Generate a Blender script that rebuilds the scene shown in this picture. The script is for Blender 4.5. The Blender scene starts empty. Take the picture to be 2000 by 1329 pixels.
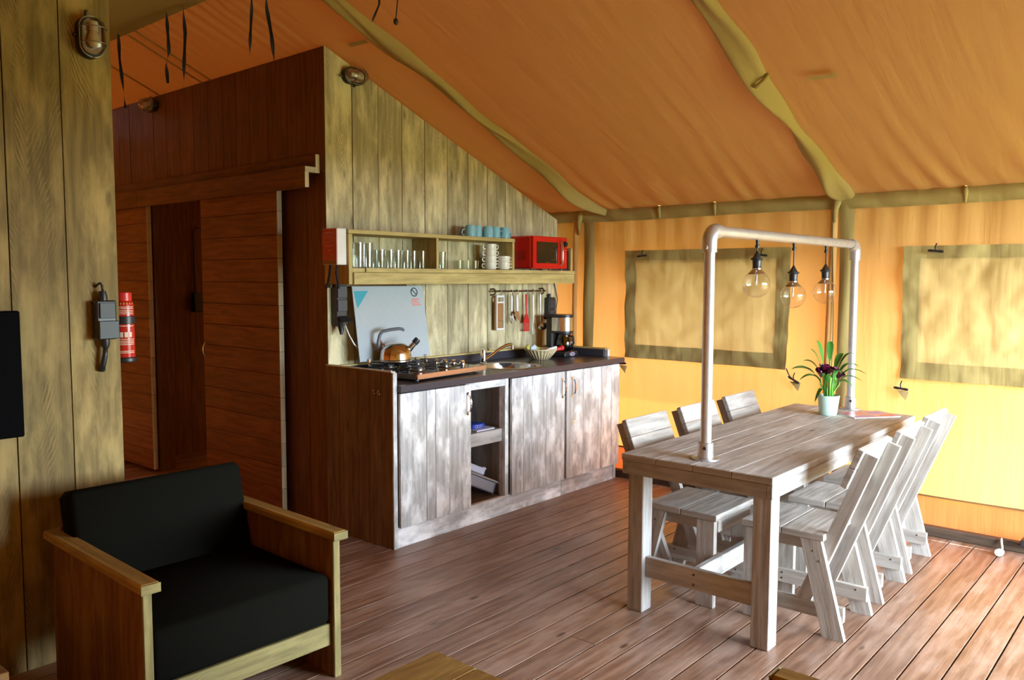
import bpy, bmesh, math, random
from mathutils import Vector, Matrix, noise as mnoise
random.seed(7)
R = math.radians
SC = bpy.context.scene
COL = SC.collection

# ---------------------------------------------------------------- camera, sky, sun, exposure
cam_d = bpy.data.cameras.new('camera'); cam = bpy.data.objects.new('camera', cam_d); COL.objects.link(cam)
YAW, PITCH, ROLL, FPX = 0.858704, 0.074878, 0.002339, 1602.1
d = Vector((math.sin(YAW)*math.cos(PITCH), math.cos(YAW)*math.cos(PITCH), -math.sin(PITCH)))
r = Vector((math.cos(YAW), -math.sin(YAW), 0)); u = r.cross(d)
cr, sr = math.cos(ROLL), math.sin(ROLL)
r2 = r*cr + u*sr; u2 = u*cr - r*sr
mw = Matrix((r2, u2, -d)).transposed().to_4x4(); mw.translation = (0, 0, 1.55)
cam.matrix_world = mw
cam_d.sensor_width = 36; cam_d.lens = 36*FPX/2000; cam_d.clip_start = 0.05
SC.camera = cam
W = bpy.data.worlds.new('sky'); SC.world = W; W.use_nodes = True
bg = W.node_tree.nodes['Background']; bg.inputs[0].default_value = (0.75, 0.875, 1.0, 1); bg.inputs[1].default_value = 24.0
sun_d = bpy.data.lights.new('sun', 'SUN'); sun = bpy.data.objects.new('sun', sun_d); COL.objects.link(sun)
sun_d.energy = 17.0; sun_d.color = (1, 0.93, 0.82); sun_d.angle = R(0.6)
sun.rotation_euler = Vector((0.60, 0.16, 0.90)).to_track_quat('Z', 'Y').to_euler(); sun.location = (9, 3, 9)
por_d = bpy.data.lights.new('opening_portal', 'AREA'); por = bpy.data.objects.new('opening_portal', por_d); COL.objects.link(por)
por_d.shape = 'RECTANGLE'; por_d.size = 2.6; por_d.size_y = 2.0; por_d.cycles.is_portal = True
por.location = (4.11, -1.02, 1.03); por.rotation_euler = (R(90), 0, 0)
SC.view_settings.view_transform = 'Standard'; SC.view_settings.look = 'None'
SC.view_settings.exposure = 0.9; SC.view_settings.gamma = 1.0
SC.cycles.use_denoising = True; SC.cycles.max_bounces = 12; SC.cycles.diffuse_bounces = 8
SC.cycles.transparent_max_bounces = 24; SC.cycles.caustics_reflective = False; SC.cycles.caustics_refractive = False
SC.cycles.sample_clamp_indirect = 6

# ---------------------------------------------------------------- mesh helpers
class MB:
    def __init__(s): s.v = []; s.f = []; s.uv = []
    def add(s, vs, fs, uvs):
        b = len(s.v); s.v += [Vector(p) for p in vs]
        for f in fs: s.f.append([b+i for i in f])
        s.uv += uvs
        return s
    # chamfered box, local length axis ax carries the grain
    def box(s, c, size, mat=None, ch=0.003, ax=None):
        h = [x/2 for x in size]; ch = min(ch, 0.4*min(h)); c = Vector(c)
        if ax is None: ax = max(range(3), key=lambda i: size[i])
        vs = []; idx = {}
        for sx in (-1, 1):
            for sy in (-1, 1):
                for sz in (-1, 1):
                    sg = (sx, sy, sz)
                    for k in range(3):
                        idx[(sg, k)] = len(vs)
                        vs.append(Vector([sg[i]*(h[i] if i == k else h[i]-ch) for i in range(3)]))
        fs = []
        S = (-1, 1)
        for k in range(3):
            a, b = (k+1) % 3, (k+2) % 3
            for sk in S:
                def sg(x, y):
                    t = [0, 0, 0]; t[k] = sk; t[a] = x; t[b] = y; return tuple(t)
                fs.append([idx[(sg(x, y), k)] for x, y in ((-1, -1), (1, -1), (1, 1), (-1, 1))])
            for sa in S:
                for sb in S:
                    def sg2(t_):
                        t = [0, 0, 0]; t[k] = t_; t[a] = sa; t[b] = sb; return tuple(t)
                    fs.append([idx[(sg2(-1), a)], idx[(sg2(1), a)], idx[(sg2(1), b)], idx[(sg2(-1), b)]])
        for sx in S:
            for sy in S:
                for sz in S: fs.append([idx[((sx, sy, sz), k)] for k in range(3)])
        uvs = []; out = []
        for f in fs:
            p = [vs[i] for i in f]; n = (p[1]-p[0]).cross(p[2]-p[0]); cc = sum(p, Vector())/len(p)
            if n.dot(cc) < 0: f = f[::-1]; n = -n
            dn = max(range(3), key=lambda i: abs(n[i]))
            oth = [i for i in range(3) if i != ax]
            if dn == ax: uvs.append([(vs[i][oth[0]]*0.3+3.1, vs[i][oth[1]]) for i in f])
            else:
                o = [i for i in oth if i != dn][0]
                uvs.append([(vs[i][ax] + 2.3*dn*(1 if n[dn] > 0 else 1.7), vs[i][o]) for i in f])
            out.append(f)
        if mat is not None: vs = [mat @ q for q in vs]
        return s.add([q+c for q in vs], out, uvs)
    def b6(s, x0, x1, y0, y1, z0, z1, ch=0.003, ax=None):
        return s.box(((x0+x1)/2, (y0+y1)/2, (z0+z1)/2), (abs(x1-x0), abs(y1-y0), abs(z1-z0)), None, ch, ax)
    def prism(s, ring, ext, g):
        ring = [Vector(p) for p in ring]; ext = Vector(ext); g = Vector(g).normalized(); n = len(ring)
        cen = sum(ring, Vector())/n + ext/2; vs = ring + [p+ext for p in ring]
        fs = [list(range(n)), list(range(n, 2*n))] + [[i, (i+1) % n, n+(i+1) % n, n+i] for i in range(n)]
        out = []; uvs = []
        for k, f in enumerate(fs):
            p = [vs[i] for i in f]; nn = Vector((0, 0, 0))
            for i in range(len(p)): nn += p[i].cross(p[(i+1) % len(p)])
            if nn.length > 0: nn.normalize()
            if nn.dot(sum(p, Vector())/len(p)-cen) < 0: f = f[::-1]
            t = nn.cross(g)
            if t.length < 0.2: t = nn.orthogonal()
            t.normalize()
            uvs.append([((vs[i]-cen).dot(g) + 1.9*k, (vs[i]-cen).dot(t)) for i in f]); out.append(f)
        return s.add(vs, out, uvs)
    def tube(s, pts, rad, n=10, cap=True):
        pts = [Vector(p) for p in pts]; m = len(pts)
        rs = rad if isinstance(rad, (list, tuple)) else [rad]*m
        tan = [((pts[min(i+1, m-1)]-pts[max(i-1, 0)]).normalized()) for i in range(m)]
        fr = tan[0].orthogonal().normalized(); vs = []; L = [0]
        for i in range(m):
            if i: L.append(L[-1]+(pts[i]-pts[i-1]).length)
            fr = (fr - tan[i]*fr.dot(tan[i])).normalized(); bn = tan[i].cross(fr)
            vs += [pts[i]+(fr*math.cos(2*math.pi*k/n)+bn*math.sin(2*math.pi*k/n))*rs[i] for k in range(n)]
        fs = []; uvs = []
        for i in range(m-1):
            for k in range(n):
                k2 = (k+1) % n
                fs.append([i*n+k, i*n+k2, (i+1)*n+k2, (i+1)*n+k])
                uvs.append([(L[i], k/n), (L[i], (k+1)/n), (L[i+1], (k+1)/n), (L[i+1], k/n)])
        if cap:
            fs.append(list(range(n))[::-1]); uvs.append([(0, 0)]*n)
            fs.append([(m-1)*n+k for k in range(n)]); uvs.append([(0, 0)]*n)
        return s.add(vs, fs, uvs)
    def lathe(s, prof, n=24, org=(0, 0, 0), mat=None):
        vs = []; fs = []; uvs = []; org = Vector(org)
        for (rr, z) in prof:
            for k in range(n):
                a = 2*math.pi*k/n; p = Vector((rr*math.cos(a), rr*math.sin(a), z))
                if mat is not None: p = mat @ p
                vs.append(p+org)
        for i in range(len(prof)-1):
            for k in range(n):
                k2 = (k+1) % n
                fs.append([i*n+k, i*n+k2, (i+1)*n+k2, (i+1)*n+k])
                uvs.append([(i*.1, k/n), (i*.1, (k+1)/n), (i*.1+.1, (k+1)/n), (i*.1+.1, k/n)])
        for i, rv in ((0, True), (len(prof)-1, False)):
            if prof[i][0] > 1e-4:
                f = [i*n+k for k in range(n)]
                fs.append(f[::-1] if rv else f); uvs.append([(0, 0)]*n)
        return s.add(vs, fs, uvs)
    def sheet(s, fn, nu, nv, uvf=None):
        vs = [fn(i/nu, j/nv) for j in range(nv+1) for i in range(nu+1)]; fs = []; uvs = []
        uvf = uvf or (lambda a, b: (a, b))
        for j in range(nv):
            for i in range(nu):
                q = [(i, j), (i+1, j), (i+1, j+1), (i, j+1)]
                fs.append([b*(nu+1)+a for a, b in q]); uvs.append([uvf(a/nu, b/nv) for a, b in q])
        return s.add(vs, fs, uvs)
    def ball(s, c, rad, nu=16, nv=10):
        rad = (rad,)*3 if not isinstance(rad, (tuple, list)) else rad; c = Vector(c)
        def fn(a, b):
            t = math.pi*(b-.5); p = 2*math.pi*a
            return c+Vector((rad[0]*math.cos(t)*math.cos(p), rad[1]*math.cos(t)*math.sin(p), rad[2]*math.sin(t)))
        return s.sheet(fn, nu, nv)

ORG = {}
def mesh_from(m, name, org, smooth, flip=True):
    me = bpy.data.meshes.new(name)
    me.from_pydata([tuple(p-org) for p in m.v], [], m.f)
    ul = me.uv_layers.new(name='uv'); k = 0
    for uvs in m.uv:
        for q in uvs: ul.data[k].uv = q; k += 1
    if smooth is not None:
        bm = bmesh.new(); bm.from_mesh(me)
        bmesh.ops.remove_doubles(bm, verts=bm.verts, dist=1e-5)
        if flip: bmesh.ops.recalc_face_normals(bm, faces=bm.faces)
        bm.to_mesh(me); bm.free()
        for p in me.polygons: p.use_smooth = True
        if smooth: me.set_sharp_from_angle(angle=smooth)
    return me
def setp(o, label=None, cat=None, group=None, kind=None):
    if label: o['label'] = label
    if cat: o['category'] = cat
    if group: o['group'] = group
    if kind: o['kind'] = kind
    return o
def thing(name, label, cat, loc=(0, 0, 0), rotz=0, group=None, local=False, kind=None):
    o = bpy.data.objects.new(name, None); COL.objects.link(o); o.empty_display_size = .1
    o.location = loc; o.rotation_euler = (0, 0, rotz); ORG[o] = Vector((0, 0, 0)) if local else Vector(loc)
    return setp(o, label, cat, group, kind)
def part(parent, name, m, mat, smooth=None, label=None, kind=None):
    o = bpy.data.objects.new(name, mesh_from(m, name, ORG[parent], smooth)); COL.objects.link(o)
    o.parent = parent; o.data.materials.append(mat); ORG[o] = ORG[parent]
    return setp(o, label, None, None, kind)
def node(parent, name, label=None):
    o = bpy.data.objects.new(name, None); COL.objects.link(o); o.empty_display_size = .05
    o.parent = parent; ORG[o] = ORG[parent]
    return setp(o, label)
def single(name, m, mat, label, cat, loc=(0, 0, 0), group=None, smooth=None, kind=None, rotz=0, local=False):
    o = bpy.data.objects.new(name, mesh_from(m, name, Vector((0, 0, 0)) if local else Vector(loc), smooth)); COL.objects.link(o)
    o.location = loc; o.rotation_euler = (0, 0, rotz); o.data.materials.append(mat)
    ORG[o] = Vector((0, 0, 0)) if local else Vector(loc)
    return setp(o, label, cat, group, kind)
def copy_tree(o, parent=None):
    c = o.copy(); COL.objects.link(c); c.parent = parent
    for ch in list(o.children): copy_tree(ch, c)
    return c
def copy_thing(o, loc, rotz=None, label=None):
    c = copy_tree(o); c.location = loc
    if rotz is not None: c.rotation_euler = (0, 0, rotz)
    if label: c['label'] = label
    return c

# ---------------------------------------------------------------- materials
def mat_new(name):
    m = bpy.data.materials.new(name); m.use_nodes = True; nt = m.node_tree
    return m, nt, nt.nodes, nt.links, nt.nodes['Principled BSDF']
def plain(name, col, rough=.5, metal=0.0, spec=None, var=.06, scale=30, coat=0, bump=0):
    m, nt, N, Lk, p = mat_new(name)
    tc = N.new('ShaderNodeTexCoord'); nz = N.new('ShaderNodeTexNoise'); nz.inputs['Scale'].default_value = scale; nz.inputs['Detail'].default_value = 3
    Lk.new(tc.outputs['Object'], nz.inputs['Vector'])
    mx = N.new('ShaderNodeMix'); mx.data_type = 'RGBA'
    mx.inputs[6].default_value = (*[c*(1-var) for c in col], 1); mx.inputs[7].default_value = (*[min(1, c*(1+var)) for c in col], 1)
    Lk.new(nz.outputs[0], mx.inputs[0]); Lk.new(mx.outputs[2], p.inputs['Base Color'])
    p.inputs['Roughness'].default_value = rough; p.inputs['Metallic'].default_value = metal
    if spec is not None: p.inputs['Specular IOR Level'].default_value = spec
    if coat: p.inputs['Coat Weight'].default_value = coat
    if bump:
        b = N.new('ShaderNodeBump'); b.inputs['Strength'].default_value = bump; b.inputs['Distance'].default_value = .002
        Lk.new(nz.outputs[0], b.inputs['Height']); Lk.new(b.outputs[0], p.inputs['Normal'])
    return m
def wood(name, dark, light, pale=None, pale_amt=.5, rough=.65, knots=.6, saw=0.0, grain=60, bump=.25, spec=.3, objvar=.25, pale_scale=3.0, pale_ratio=3.2, knot_col=(.06, .03, .015)):
    m, nt, N, Lk, p = mat_new(name)
    def nd(t, **k):
        n = N.new(t)
        for a, b in k.items(): setattr(n, a, b)
        return n
    def math_(op, a, b=None, c=None):
        n = nd('ShaderNodeMath', operation=op)
        for i, x in enumerate((a, b, c)):
            if x is None: continue
            if isinstance(x, (int, float)): n.inputs[i].default_value = x
            else: Lk.new(x, n.inputs[i])
        return n.outputs[0]
    uv = nd('ShaderNodeUVMap', uv_map='uv'); oi = nd('ShaderNodeObjectInfo')
    sep = nd('ShaderNodeSeparateXYZ'); Lk.new(uv.outputs[0], sep.inputs[0])
    rnd = oi.outputs['Random']
    def vec(su, sv, zs=53.0):
        c = nd('ShaderNodeCombineXYZ')
        Lk.new(math_('MULTIPLY', math_('ADD', sep.outputs[0], math_('MULTIPLY', rnd, 37.0)), su), c.inputs[0])
        Lk.new(math_('MULTIPLY', sep.outputs[1], sv), c.inputs[1]); Lk.new(math_('MULTIPLY', rnd, zs), c.inputs[2])
        return c.outputs[0]
    def noise(v, sc=1, det=4, ro=.55):
        n = nd('ShaderNodeTexNoise'); n.inputs['Scale'].default_value = sc; n.inputs['Detail'].default_value = det; n.inputs['Roughness'].default_value = ro
        Lk.new(v, n.inputs['Vector']); return n.outputs[0]
    def ramp(x, a, b):
        n = nd('ShaderNodeMapRange', interpolation_type='SMOOTHSTEP'); n.inputs[1].default_value = a; n.inputs[2].default_value = b
        Lk.new(x, n.inputs[0]); return n.outputs[0]
    g1 = noise(vec(2.5, grain), 1, 5, .6)
    wv = nd('ShaderNodeTexWave', wave_type='BANDS', bands_direction='Y'); wv.inputs['Scale'].default_value = 6.0; wv.inputs['Distortion'].default_value = 9.0
    wv.inputs['Detail'].default_value = 2.0; wv.inputs['Detail Scale'].default_value = .8
    Lk.new(vec(.55, 1.0), wv.inputs['Vector'])
    g2 = wv.outputs['Fac']
    t = math_('ADD', math_('MULTIPLY', g1, .92), math_('MULTIPLY', g2, .14))
    t = ramp(t, .25, .82)
    h = t
    mx = nd('ShaderNodeMix', data_type='RGBA'); mx.inputs[6].default_value = (*dark, 1); mx.inputs[7].default_value = (*light, 1); Lk.new(t, mx.inputs[0])
    colr = mx.outputs[2]
    if pale:
        b = noise(vec(pale_scale, pale_scale*pale_ratio), 1, 4, .6); b = ramp(b, .42, .70)
        if saw:
            ph = math_('MULTIPLY', math_('ADD', math_('ADD', sep.outputs[0], math_('MULTIPLY', math_('ABSOLUTE', math_('ADD', sep.outputs[1], math_('MULTIPLY_ADD', rnd, .06, -.03))), -2.6)), math_('MULTIPLY', noise(vec(4, 9), 1, 3), .13)), 170.0)
            sn = math_('MULTIPLY', ramp(math_('SINE', ph), -.2, 1.0), ramp(noise(vec(9, 30, 71.0), 1, 3), .3, .7))
            mk = ramp(noise(vec(1.1, 7.0, 91.0), 1, 2), .45, .62)
            b = math_('MAXIMUM', b, math_('MULTIPLY', math_('MULTIPLY', sn, mk), saw))
            h = math_('ADD', h, math_('MULTIPLY', math_('MULTIPLY', sn, mk), saw*.6))
        mp = nd('ShaderNodeMix', data_type='RGBA'); mp.inputs[7].default_value = (*pale, 1)
        Lk.new(math_('MULTIPLY', b, pale_amt), mp.inputs[0]); Lk.new(colr, mp.inputs[6]); colr = mp.outputs[2]
    if knots:
        vo = nd('ShaderNodeTexVoronoi'); vo.inputs['Scale'].default_value = 1.0; vo.inputs['Randomness'].default_value = 1.0
        Lk.new(vec(3.2, 9.0, 17.0), vo.inputs['Vector'])
        k = math_('SUBTRACT', 1.0, ramp(vo.outputs['Distance'], .05, .15))
        sp = nd('ShaderNodeSeparateColor'); Lk.new(vo.outputs['Color'], sp.inputs[0])
        k = math_('MULTIPLY', k, ramp(sp.outputs[0], .66, .74))
        mk_ = nd('ShaderNodeMix', data_type='RGBA'); mk_.inputs[7].default_value = (*knot_col, 1)
        Lk.new(math_('MULTIPLY', k, knots), mk_.inputs[0]); Lk.new(colr, mk_.inputs[6]); colr = mk_.outputs[2]
    hs = nd('ShaderNodeHueSaturation'); Lk.new(colr, hs.inputs['Color'])
    Lk.new(math_('ADD', math_('MULTIPLY', rnd, objvar), 1-objvar/2), hs.inputs['Value'])
    Lk.new(hs.outputs[0], p.inputs['Base Color'])
    p.inputs['Roughness'].default_value = rough; p.inputs['Specular IOR Level'].default_value = spec
    bp = nd('ShaderNodeBump'); bp.inputs['Strength'].default_value = bump; bp.inputs['Distance'].default_value = .003
    Lk.new(h, bp.inputs['Height']); Lk.new(bp.outputs[0], p.inputs['Normal'])
    return m
def canvas(name, dif, trans, tfac=.5, var=.08):
    m, nt, N, Lk, p = mat_new(name); N.remove(p); out = N['Material Output']
    tc = N.new('ShaderNodeTexCoord'); nz = N.new('ShaderNodeTexNoise'); nz.inputs['Scale'].default_value = 1.3; nz.inputs['Detail'].default_value = 5
    Lk.new(tc.outputs['Object'], nz.inputs['Vector'])
    wv = N.new('ShaderNodeTexNoise'); wv.inputs['Scale'].default_value = 420; wv.inputs['Detail'].default_value = 1
    Lk.new(tc.outputs['Object'], wv.inputs['Vector'])
    bp = N.new('ShaderNodeBump'); bp.inputs['Strength'].default_value = .12; bp.inputs['Distance'].default_value = .001
    mpg = N.new('ShaderNodeMapping'); mpg.inputs['Scale'].default_value = (1.6, 13, 1.6); Lk.new(tc.outputs['Object'], mpg.inputs[0])
    fd = N.new('ShaderNodeTexNoise'); fd.inputs['Scale'].default_value = 1.0; fd.inputs['Detail'].default_value = 4; Lk.new(mpg.outputs[0], fd.inputs['Vector'])
    bp2 = N.new('ShaderNodeBump'); bp2.inputs['Strength'].default_value = .45; bp2.inputs['Distance'].default_value = .02
    Lk.new(fd.outputs[0], bp2.inputs['Height']); Lk.new(bp2.outputs[0], bp.inputs['Normal'])
    Lk.new(wv.outputs[0], bp.inputs['Height'])
    def cm(c):
        mx = N.new('ShaderNodeMix'); mx.data_type = 'RGBA'
        mx.inputs[6].default_value = (*[x*(1-var) for x in c], 1); mx.inputs[7].default_value = (*[min(1, x*(1+var)) for x in c], 1)
        Lk.new(nz.outputs[0], mx.inputs[0]); return mx.outputs[2]
    a = N.new('ShaderNodeBsdfDiffuse'); b = N.new('ShaderNodeBsdfTranslucent'); ms = N.new('ShaderNodeMixShader')
    Lk.new(cm(dif), a.inputs[0]); Lk.new(cm(trans), b.inputs[0]); ms.inputs[0].default_value = tfac
    Lk.new(bp.outputs[0], a.inputs['Normal'])
    Lk.new(a.outputs[0], ms.inputs[1]); Lk.new(b.outputs[0], ms.inputs[2]); Lk.new(ms.outputs[0], out.inputs[0])
    return m
def thin_glass(name, tint=(1, 1, 1), ior=1.45, refl=1.0):
    m, nt, N, Lk, p = mat_new(name); N.remove(p); out = N['Material Output']
    tr = N.new('ShaderNodeBsdfTransparent'); gl = N.new('ShaderNodeBsdfGlossy'); gl.inputs['Roughness'].default_value = .03
    tr.inputs[0].default_value = (*tint, 1)
    fr = N.new('ShaderNodeLayerWeight'); fr.inputs[0].default_value = .5
    pw = N.new('ShaderNodeMath'); pw.operation = 'POWER'; pw.inputs[1].default_value = 3.2; Lk.new(fr.outputs['Facing'], pw.inputs[0])
    mu = N.new('ShaderNodeMath'); mu.operation = 'MULTIPLY_ADD'; mu.inputs[1].default_value = .75*refl; mu.inputs[2].default_value = .05*refl; mu.use_clamp = True
    Lk.new(pw.outputs[0], mu.inputs[0])
    ms = N.new('ShaderNodeMixShader'); Lk.new(mu.outputs[0], ms.inputs[0])
    Lk.new(tr.outputs[0], ms.inputs[1]); Lk.new(gl.outputs[0], ms.inputs[2]); Lk.new(ms.outputs[0], out.inputs[0])
    return m

WALLW = wood('wall_wood', (.27, .235, .135), (.445, .39, .24), (.74, .66, .41), .9, .7, .5, .9, 55, .35)
SHADEBROWNW = wood('shaded_corridor_wood', (.10, .042, .012), (.20, .082, .024), (.26, .125, .045), .35, .6, .6, 0, 60, .3)  # wall wood with the corridor side's warm shade put into its colour
DOORW = wood('door_wood', (.14, .047, .013), (.27, .10, .028), (.34, .15, .05), .35, .55, .7, 0, 70, .3)
PALEW = wood('edge_wood', (.45, .38, .24), (.62, .54, .36), None, 0, .7, .2, 0, 60, .2)
CABW = wood('washed_wood', (.35, .345, .34), (.60, .60, .60), (.93, .94, .95), .95, .6, .5, 0, 60, .3, pale_scale=5.0, pale_ratio=1.9)
SHADESIDEW = wood('shaded_cabinet_wood', (.115, .07, .045), (.23, .15, .10), (.31, .23, .17), .4, .6, .5, 0, 60, .3)  # cabinet wood darkened brown, shade of the side face in the colour
TABW = wood('driftwood', (.265, .245, .225), (.44, .415, .39), (.60, .59, .58), .6, .6, .6, .3, 50, .35)
SHELFW = wood('shelf_wood', (.35, .275, .105), (.53, .43, .18), (.68, .57, .25), .6, .65, .4, .2, 55, .25)
ARMW = wood('armchair_wood', (.105, .045, .013), (.20, .092, .027), (.34, .21, .065), .5, .55, .6, .2, 60, .3)
FLOORW = wood('floor_wood', (.15, .075, .045), (.31, .18, .118), (.43, .31, .25), .55, .38, .95, 0, 45, .25, .5, .22)
SHADEPARTW = wood('shaded_partition_wood', (.145, .105, .037), (.26, .19, .068), (.46, .345, .13), .75, .7, .5, .9, 55, .35)  # wall wood darkened to olive, dim left side's shade put into the colour
DARK = plain('joint_shadow', (.035, .022, .014), .9)
CWALL = canvas('tent_canvas', (.66, .40, .15), (.62, .215, .045), .105)
CSKIRT = canvas('skirt_canvas', (.60, .185, .06), (.60, .11, .02), .055)
CROOF = canvas('roof_canvas', (.42, .285, .125), (.34, .060, .006), .009)
CSIDE = canvas('side_canvas', (.50, .22, .06), (.62, .16, .018), .034)
COLIVE = canvas('olive_webbing', (.42, .33, .13), (.36, .25, .06), .07)
CFLAP = canvas('window_flap', (.50, .37, .16), (.55, .29, .085), .065)
CFRONT = canvas('front_canvas', (.52, .40, .14), (.62, .44, .08), .035)
CUSH = plain('cushion_fabric', (.0055, .0055, .0038), .95, spec=.06, var=.25, scale=300, bump=.3)
BLACK = plain('black_plastic', (.018, .018, .02), .4)
STRAP = plain('black_webbing', (.014, .013, .018), .85)
COUNTER = plain('worktop_laminate', (.044, .040, .050), .28, var=.3, scale=120)
STEEL = plain('stainless', (.62, .62, .62), .22, 1.0)
CHROME = plain('chrome', (.75, .75, .76), .08, 1.0)
GALV = plain('galvanised_pipe', (.60, .62, .65), .36, .75, var=.18, scale=25)
REFLCHROME = plain('polished_kettle', (.70, .62, .54), .10, 1.0)  # chrome kettle, warm copper-toned reflection put into its base colour
ENAMEL = plain('black_enamel', (.012, .012, .014), .16)
IRON = plain('cast_iron', (.02, .02, .022), .5)
REDPL = plain('red_enamel', (.62, .012, .010), .18, var=.03, coat=.4)
WHITE = plain('white_plastic', (.78, .78, .78), .4)
BLUECER = plain('pale_blue_ceramic', (.22, .47, .56), .3)
WHITECER = plain('white_ceramic', (.74, .73, .66), .25)
MINT = plain('mint_pot', (.50, .70, .62), .4)
LEAF = plain('leaf_green', (.045, .19, .025), .4, var=.35, scale=12)
STEM = plain('stem_green', (.14, .42, .05), .45, var=.2)
PETAL = plain('purple_petal', (.10, .006, .035), .35, var=.4, scale=40)
PETALP = plain('pink_petal', (.62, .16, .38), .4, var=.3, scale=40)
SOIL = plain('soil', (.03, .02, .012), .95, var=.4, scale=90)
GLASS = thin_glass('clear_glass', (.95, .97, .96), 1.45, 1.3)
BULBG = thin_glass('bulb_glass', (.98, .97, .96), 1.45, 1.1)
LAMPG = thin_glass('lamp_glass', (.80, .80, .78), 1.5, 1.6)
PANEL = plain('pale_glass_lid', (.40, .46, .50), .12, var=.04)
WICK = plain('wicker', (.60, .50, .30), .7, var=.3, scale=60, bump=.4)
RUST = plain('bronze_rail', (.14, .095, .05), .35, .8)
TEAL = plain('teal_sticker', (.03, .32, .42), .4)
PINK = plain('pale_red_print', (.62, .22, .20), .6)
GREY = plain('grey_plastic', (.30, .30, .34), .45)
LILAC = plain('white_tray', (.62, .64, .80), .4)
BLUEP = plain('blue_print', (.02, .05, .36), .4)
GOLDP = plain('gold_print', (.65, .45, .08), .5)
BROWNP = plain('tan_board', (.30, .15, .06), .5, var=.3)
SKIN_RED = plain('red_silicone', (.55, .02, .02), .4)
GRASS = plain('lawn', (.11, .14, .05), .9, var=.3, scale=3)
PRINT = plain('glossy_print', (.45, .25, .30), .3, var=.7, scale=45)
EXTRED = plain('extinguisher_red', (.50, .02, .012), .25, var=.03)
SCREEN = plain('tv_black', (.0025, .0025, .003), .6, spec=.02)
OVENW = plain('oven_window', (.035, .022, .010), .15)

# ---------------------------------------------------------------- setting
XW, XL, XRIDGE, ZRIDGE = 5.41, -0.45, 2.48, 3.175
YB, YF = 7.9, -1.05           # back and front of the tent
RAFT = [-0.04, 1.83, 3.70, 5.57, 7.44]
def roof_lin(x):
    t = abs(x-XRIDGE); z = 3.198-.3985*t
    e = max(0, t-2.35)/.58
    return z+.056*min(e, 1)**2
def roof_z(x, y):
    z = roof_lin(x)
    t = abs(x-XRIDGE)
    # sag between rafters
    k = min(range(len(RAFT)), key=lambda i: abs(RAFT[i]-y)); f = min(1, abs(y-RAFT[k])/.93)
    z -= .028*math.sin(f*math.pi/2)**1.4*math.sin(min(1, t/2.93)*math.pi)
    # small gathers near the eave and the ridge
    a = .020*math.exp(-max(0, 2.93-t)/.42)*(1-math.exp(-max(0, 2.93-t)/.10)) + .004*math.exp(-max(0, t)/.6)
    ph = y*34+1.8*math.sin(y*5.3)+(2.93-t)*7.0*math.sin((y-1.83)*1.68)
    z += a*math.sin(ph)*(.6+.4*math.sin(y*11.0))
    if x > XRIDGE and y > 4.2: z += .004*math.sin(y*60+2*math.sin(y*7))
    return z

floor = thing('floor', 'reddish brown decking floor of narrow boards', None, kind='structure')
part(floor, 'subfloor', MB().b6(XL, XW+.02, YF-1.6, YB, -.09, -.036), DARK)
y = .879-.132*29; k = 0
while y < YB-.05:
    cuts = [XL, XW-.005]
    if k % 3 == 1: cuts.insert(1, random.uniform(1.6, 4.4))
    for a, b in zip(cuts[:-1], cuts[1:]):
        part(floor, 'plank', MB().b6(a+.001, b-.001, y+.0035, y+.1285, -.030, 0, .001, 0), FLOORW)
    y += .132; k += 1

def vboards(parent, edges, yf, zb, ztop, thick=.026, mat=WALLW, sgn=1):
    for a, b in zip(edges[:-1], edges[1:]):
        a2, b2 = a+.0026, b-.0026; dy = random.uniform(-.002, .002)
        part(parent, 'board', MB().prism([(a2, yf+dy, zb), (b2, yf+dy, zb), (b2, yf+dy, ztop(b2)), (a2, yf+dy, ztop(a2))], (0, thick*sgn, 0), (0, 0, 1)), mat)
KT = lambda x: 2.941-.3985*(x-3.065)
wk = thing('wall_kitchen', 'pale grey olive plank wall sloping under the roof behind the kitchen', None, kind='structure')
vboards(wk, [3.065, 3.271, 3.478, 3.68, 3.884, 4.1, 4.307, 4.509, 4.716, 4.915, 5.163, 5.362], 4.14, 0, KT)
part(wk, 'backing', MB().prism([(3.10, 4.168, 0), (5.36, 4.168, 0), (5.36, 4.168, 2.02), (3.10, 4.168, 2.92)], (0, .03, 0), (0, 0, 1)), DARK)

wc = thing('wall_corridor', 'plank wall along the corridor with sliding doors, shade painted in as dark brown', None, kind='structure')
def sboards(edges, z0, z1, x0=3.065, th=.026, mat=SHADEBROWNW):
    for a, b in zip(edges[:-1], edges[1:]):
        dx = random.uniform(0, .002)
        part(wc, 'board', MB().b6(x0+dx, x0+th, a+.002, b-.002, z0, z1, .002, 2), mat)
sboards([4.142, 4.33, 4.53, 4.75, 4.969, 5.13, 5.299, 5.5, 5.70, 5.91, 6.113, 6.314, 6.52, 6.72, 6.92, 7.12, 7.32, 7.52, 7.72, 7.88], 2.20, 2.938)
sboards([4.142, 4.34, 4.54, 4.75, 4.96, 5.16, 5.36], 0, 2.198)
sboards([6.42, 6.62, 6.82, 7.02, 7.22, 7.42, 7.62, 7.88], 0, 2.198)
part(wc, 'backing', MB().b6(3.093, 3.12, 4.2, 5.36, 0, 2.9), DARK)
part(wc, 'backing', MB().b6(3.093, 3.12, 6.44, 7.9, 0, 2.9), DARK)
part(wc, 'backing', MB().b6(3.093, 3.12, 5.36, 6.44, 2.2, 2.9), DARK)
part(wc, 'jamb', MB().b6(3.065, 3.20, 6.37, 6.42, 0, 2.2, .003, 2), SHADEBROWNW)
part(wc, 'jamb', MB().b6(3.065, 3.20, 5.36, 5.40, 0, 2.2, .003, 2), SHADEBROWNW)
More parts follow.
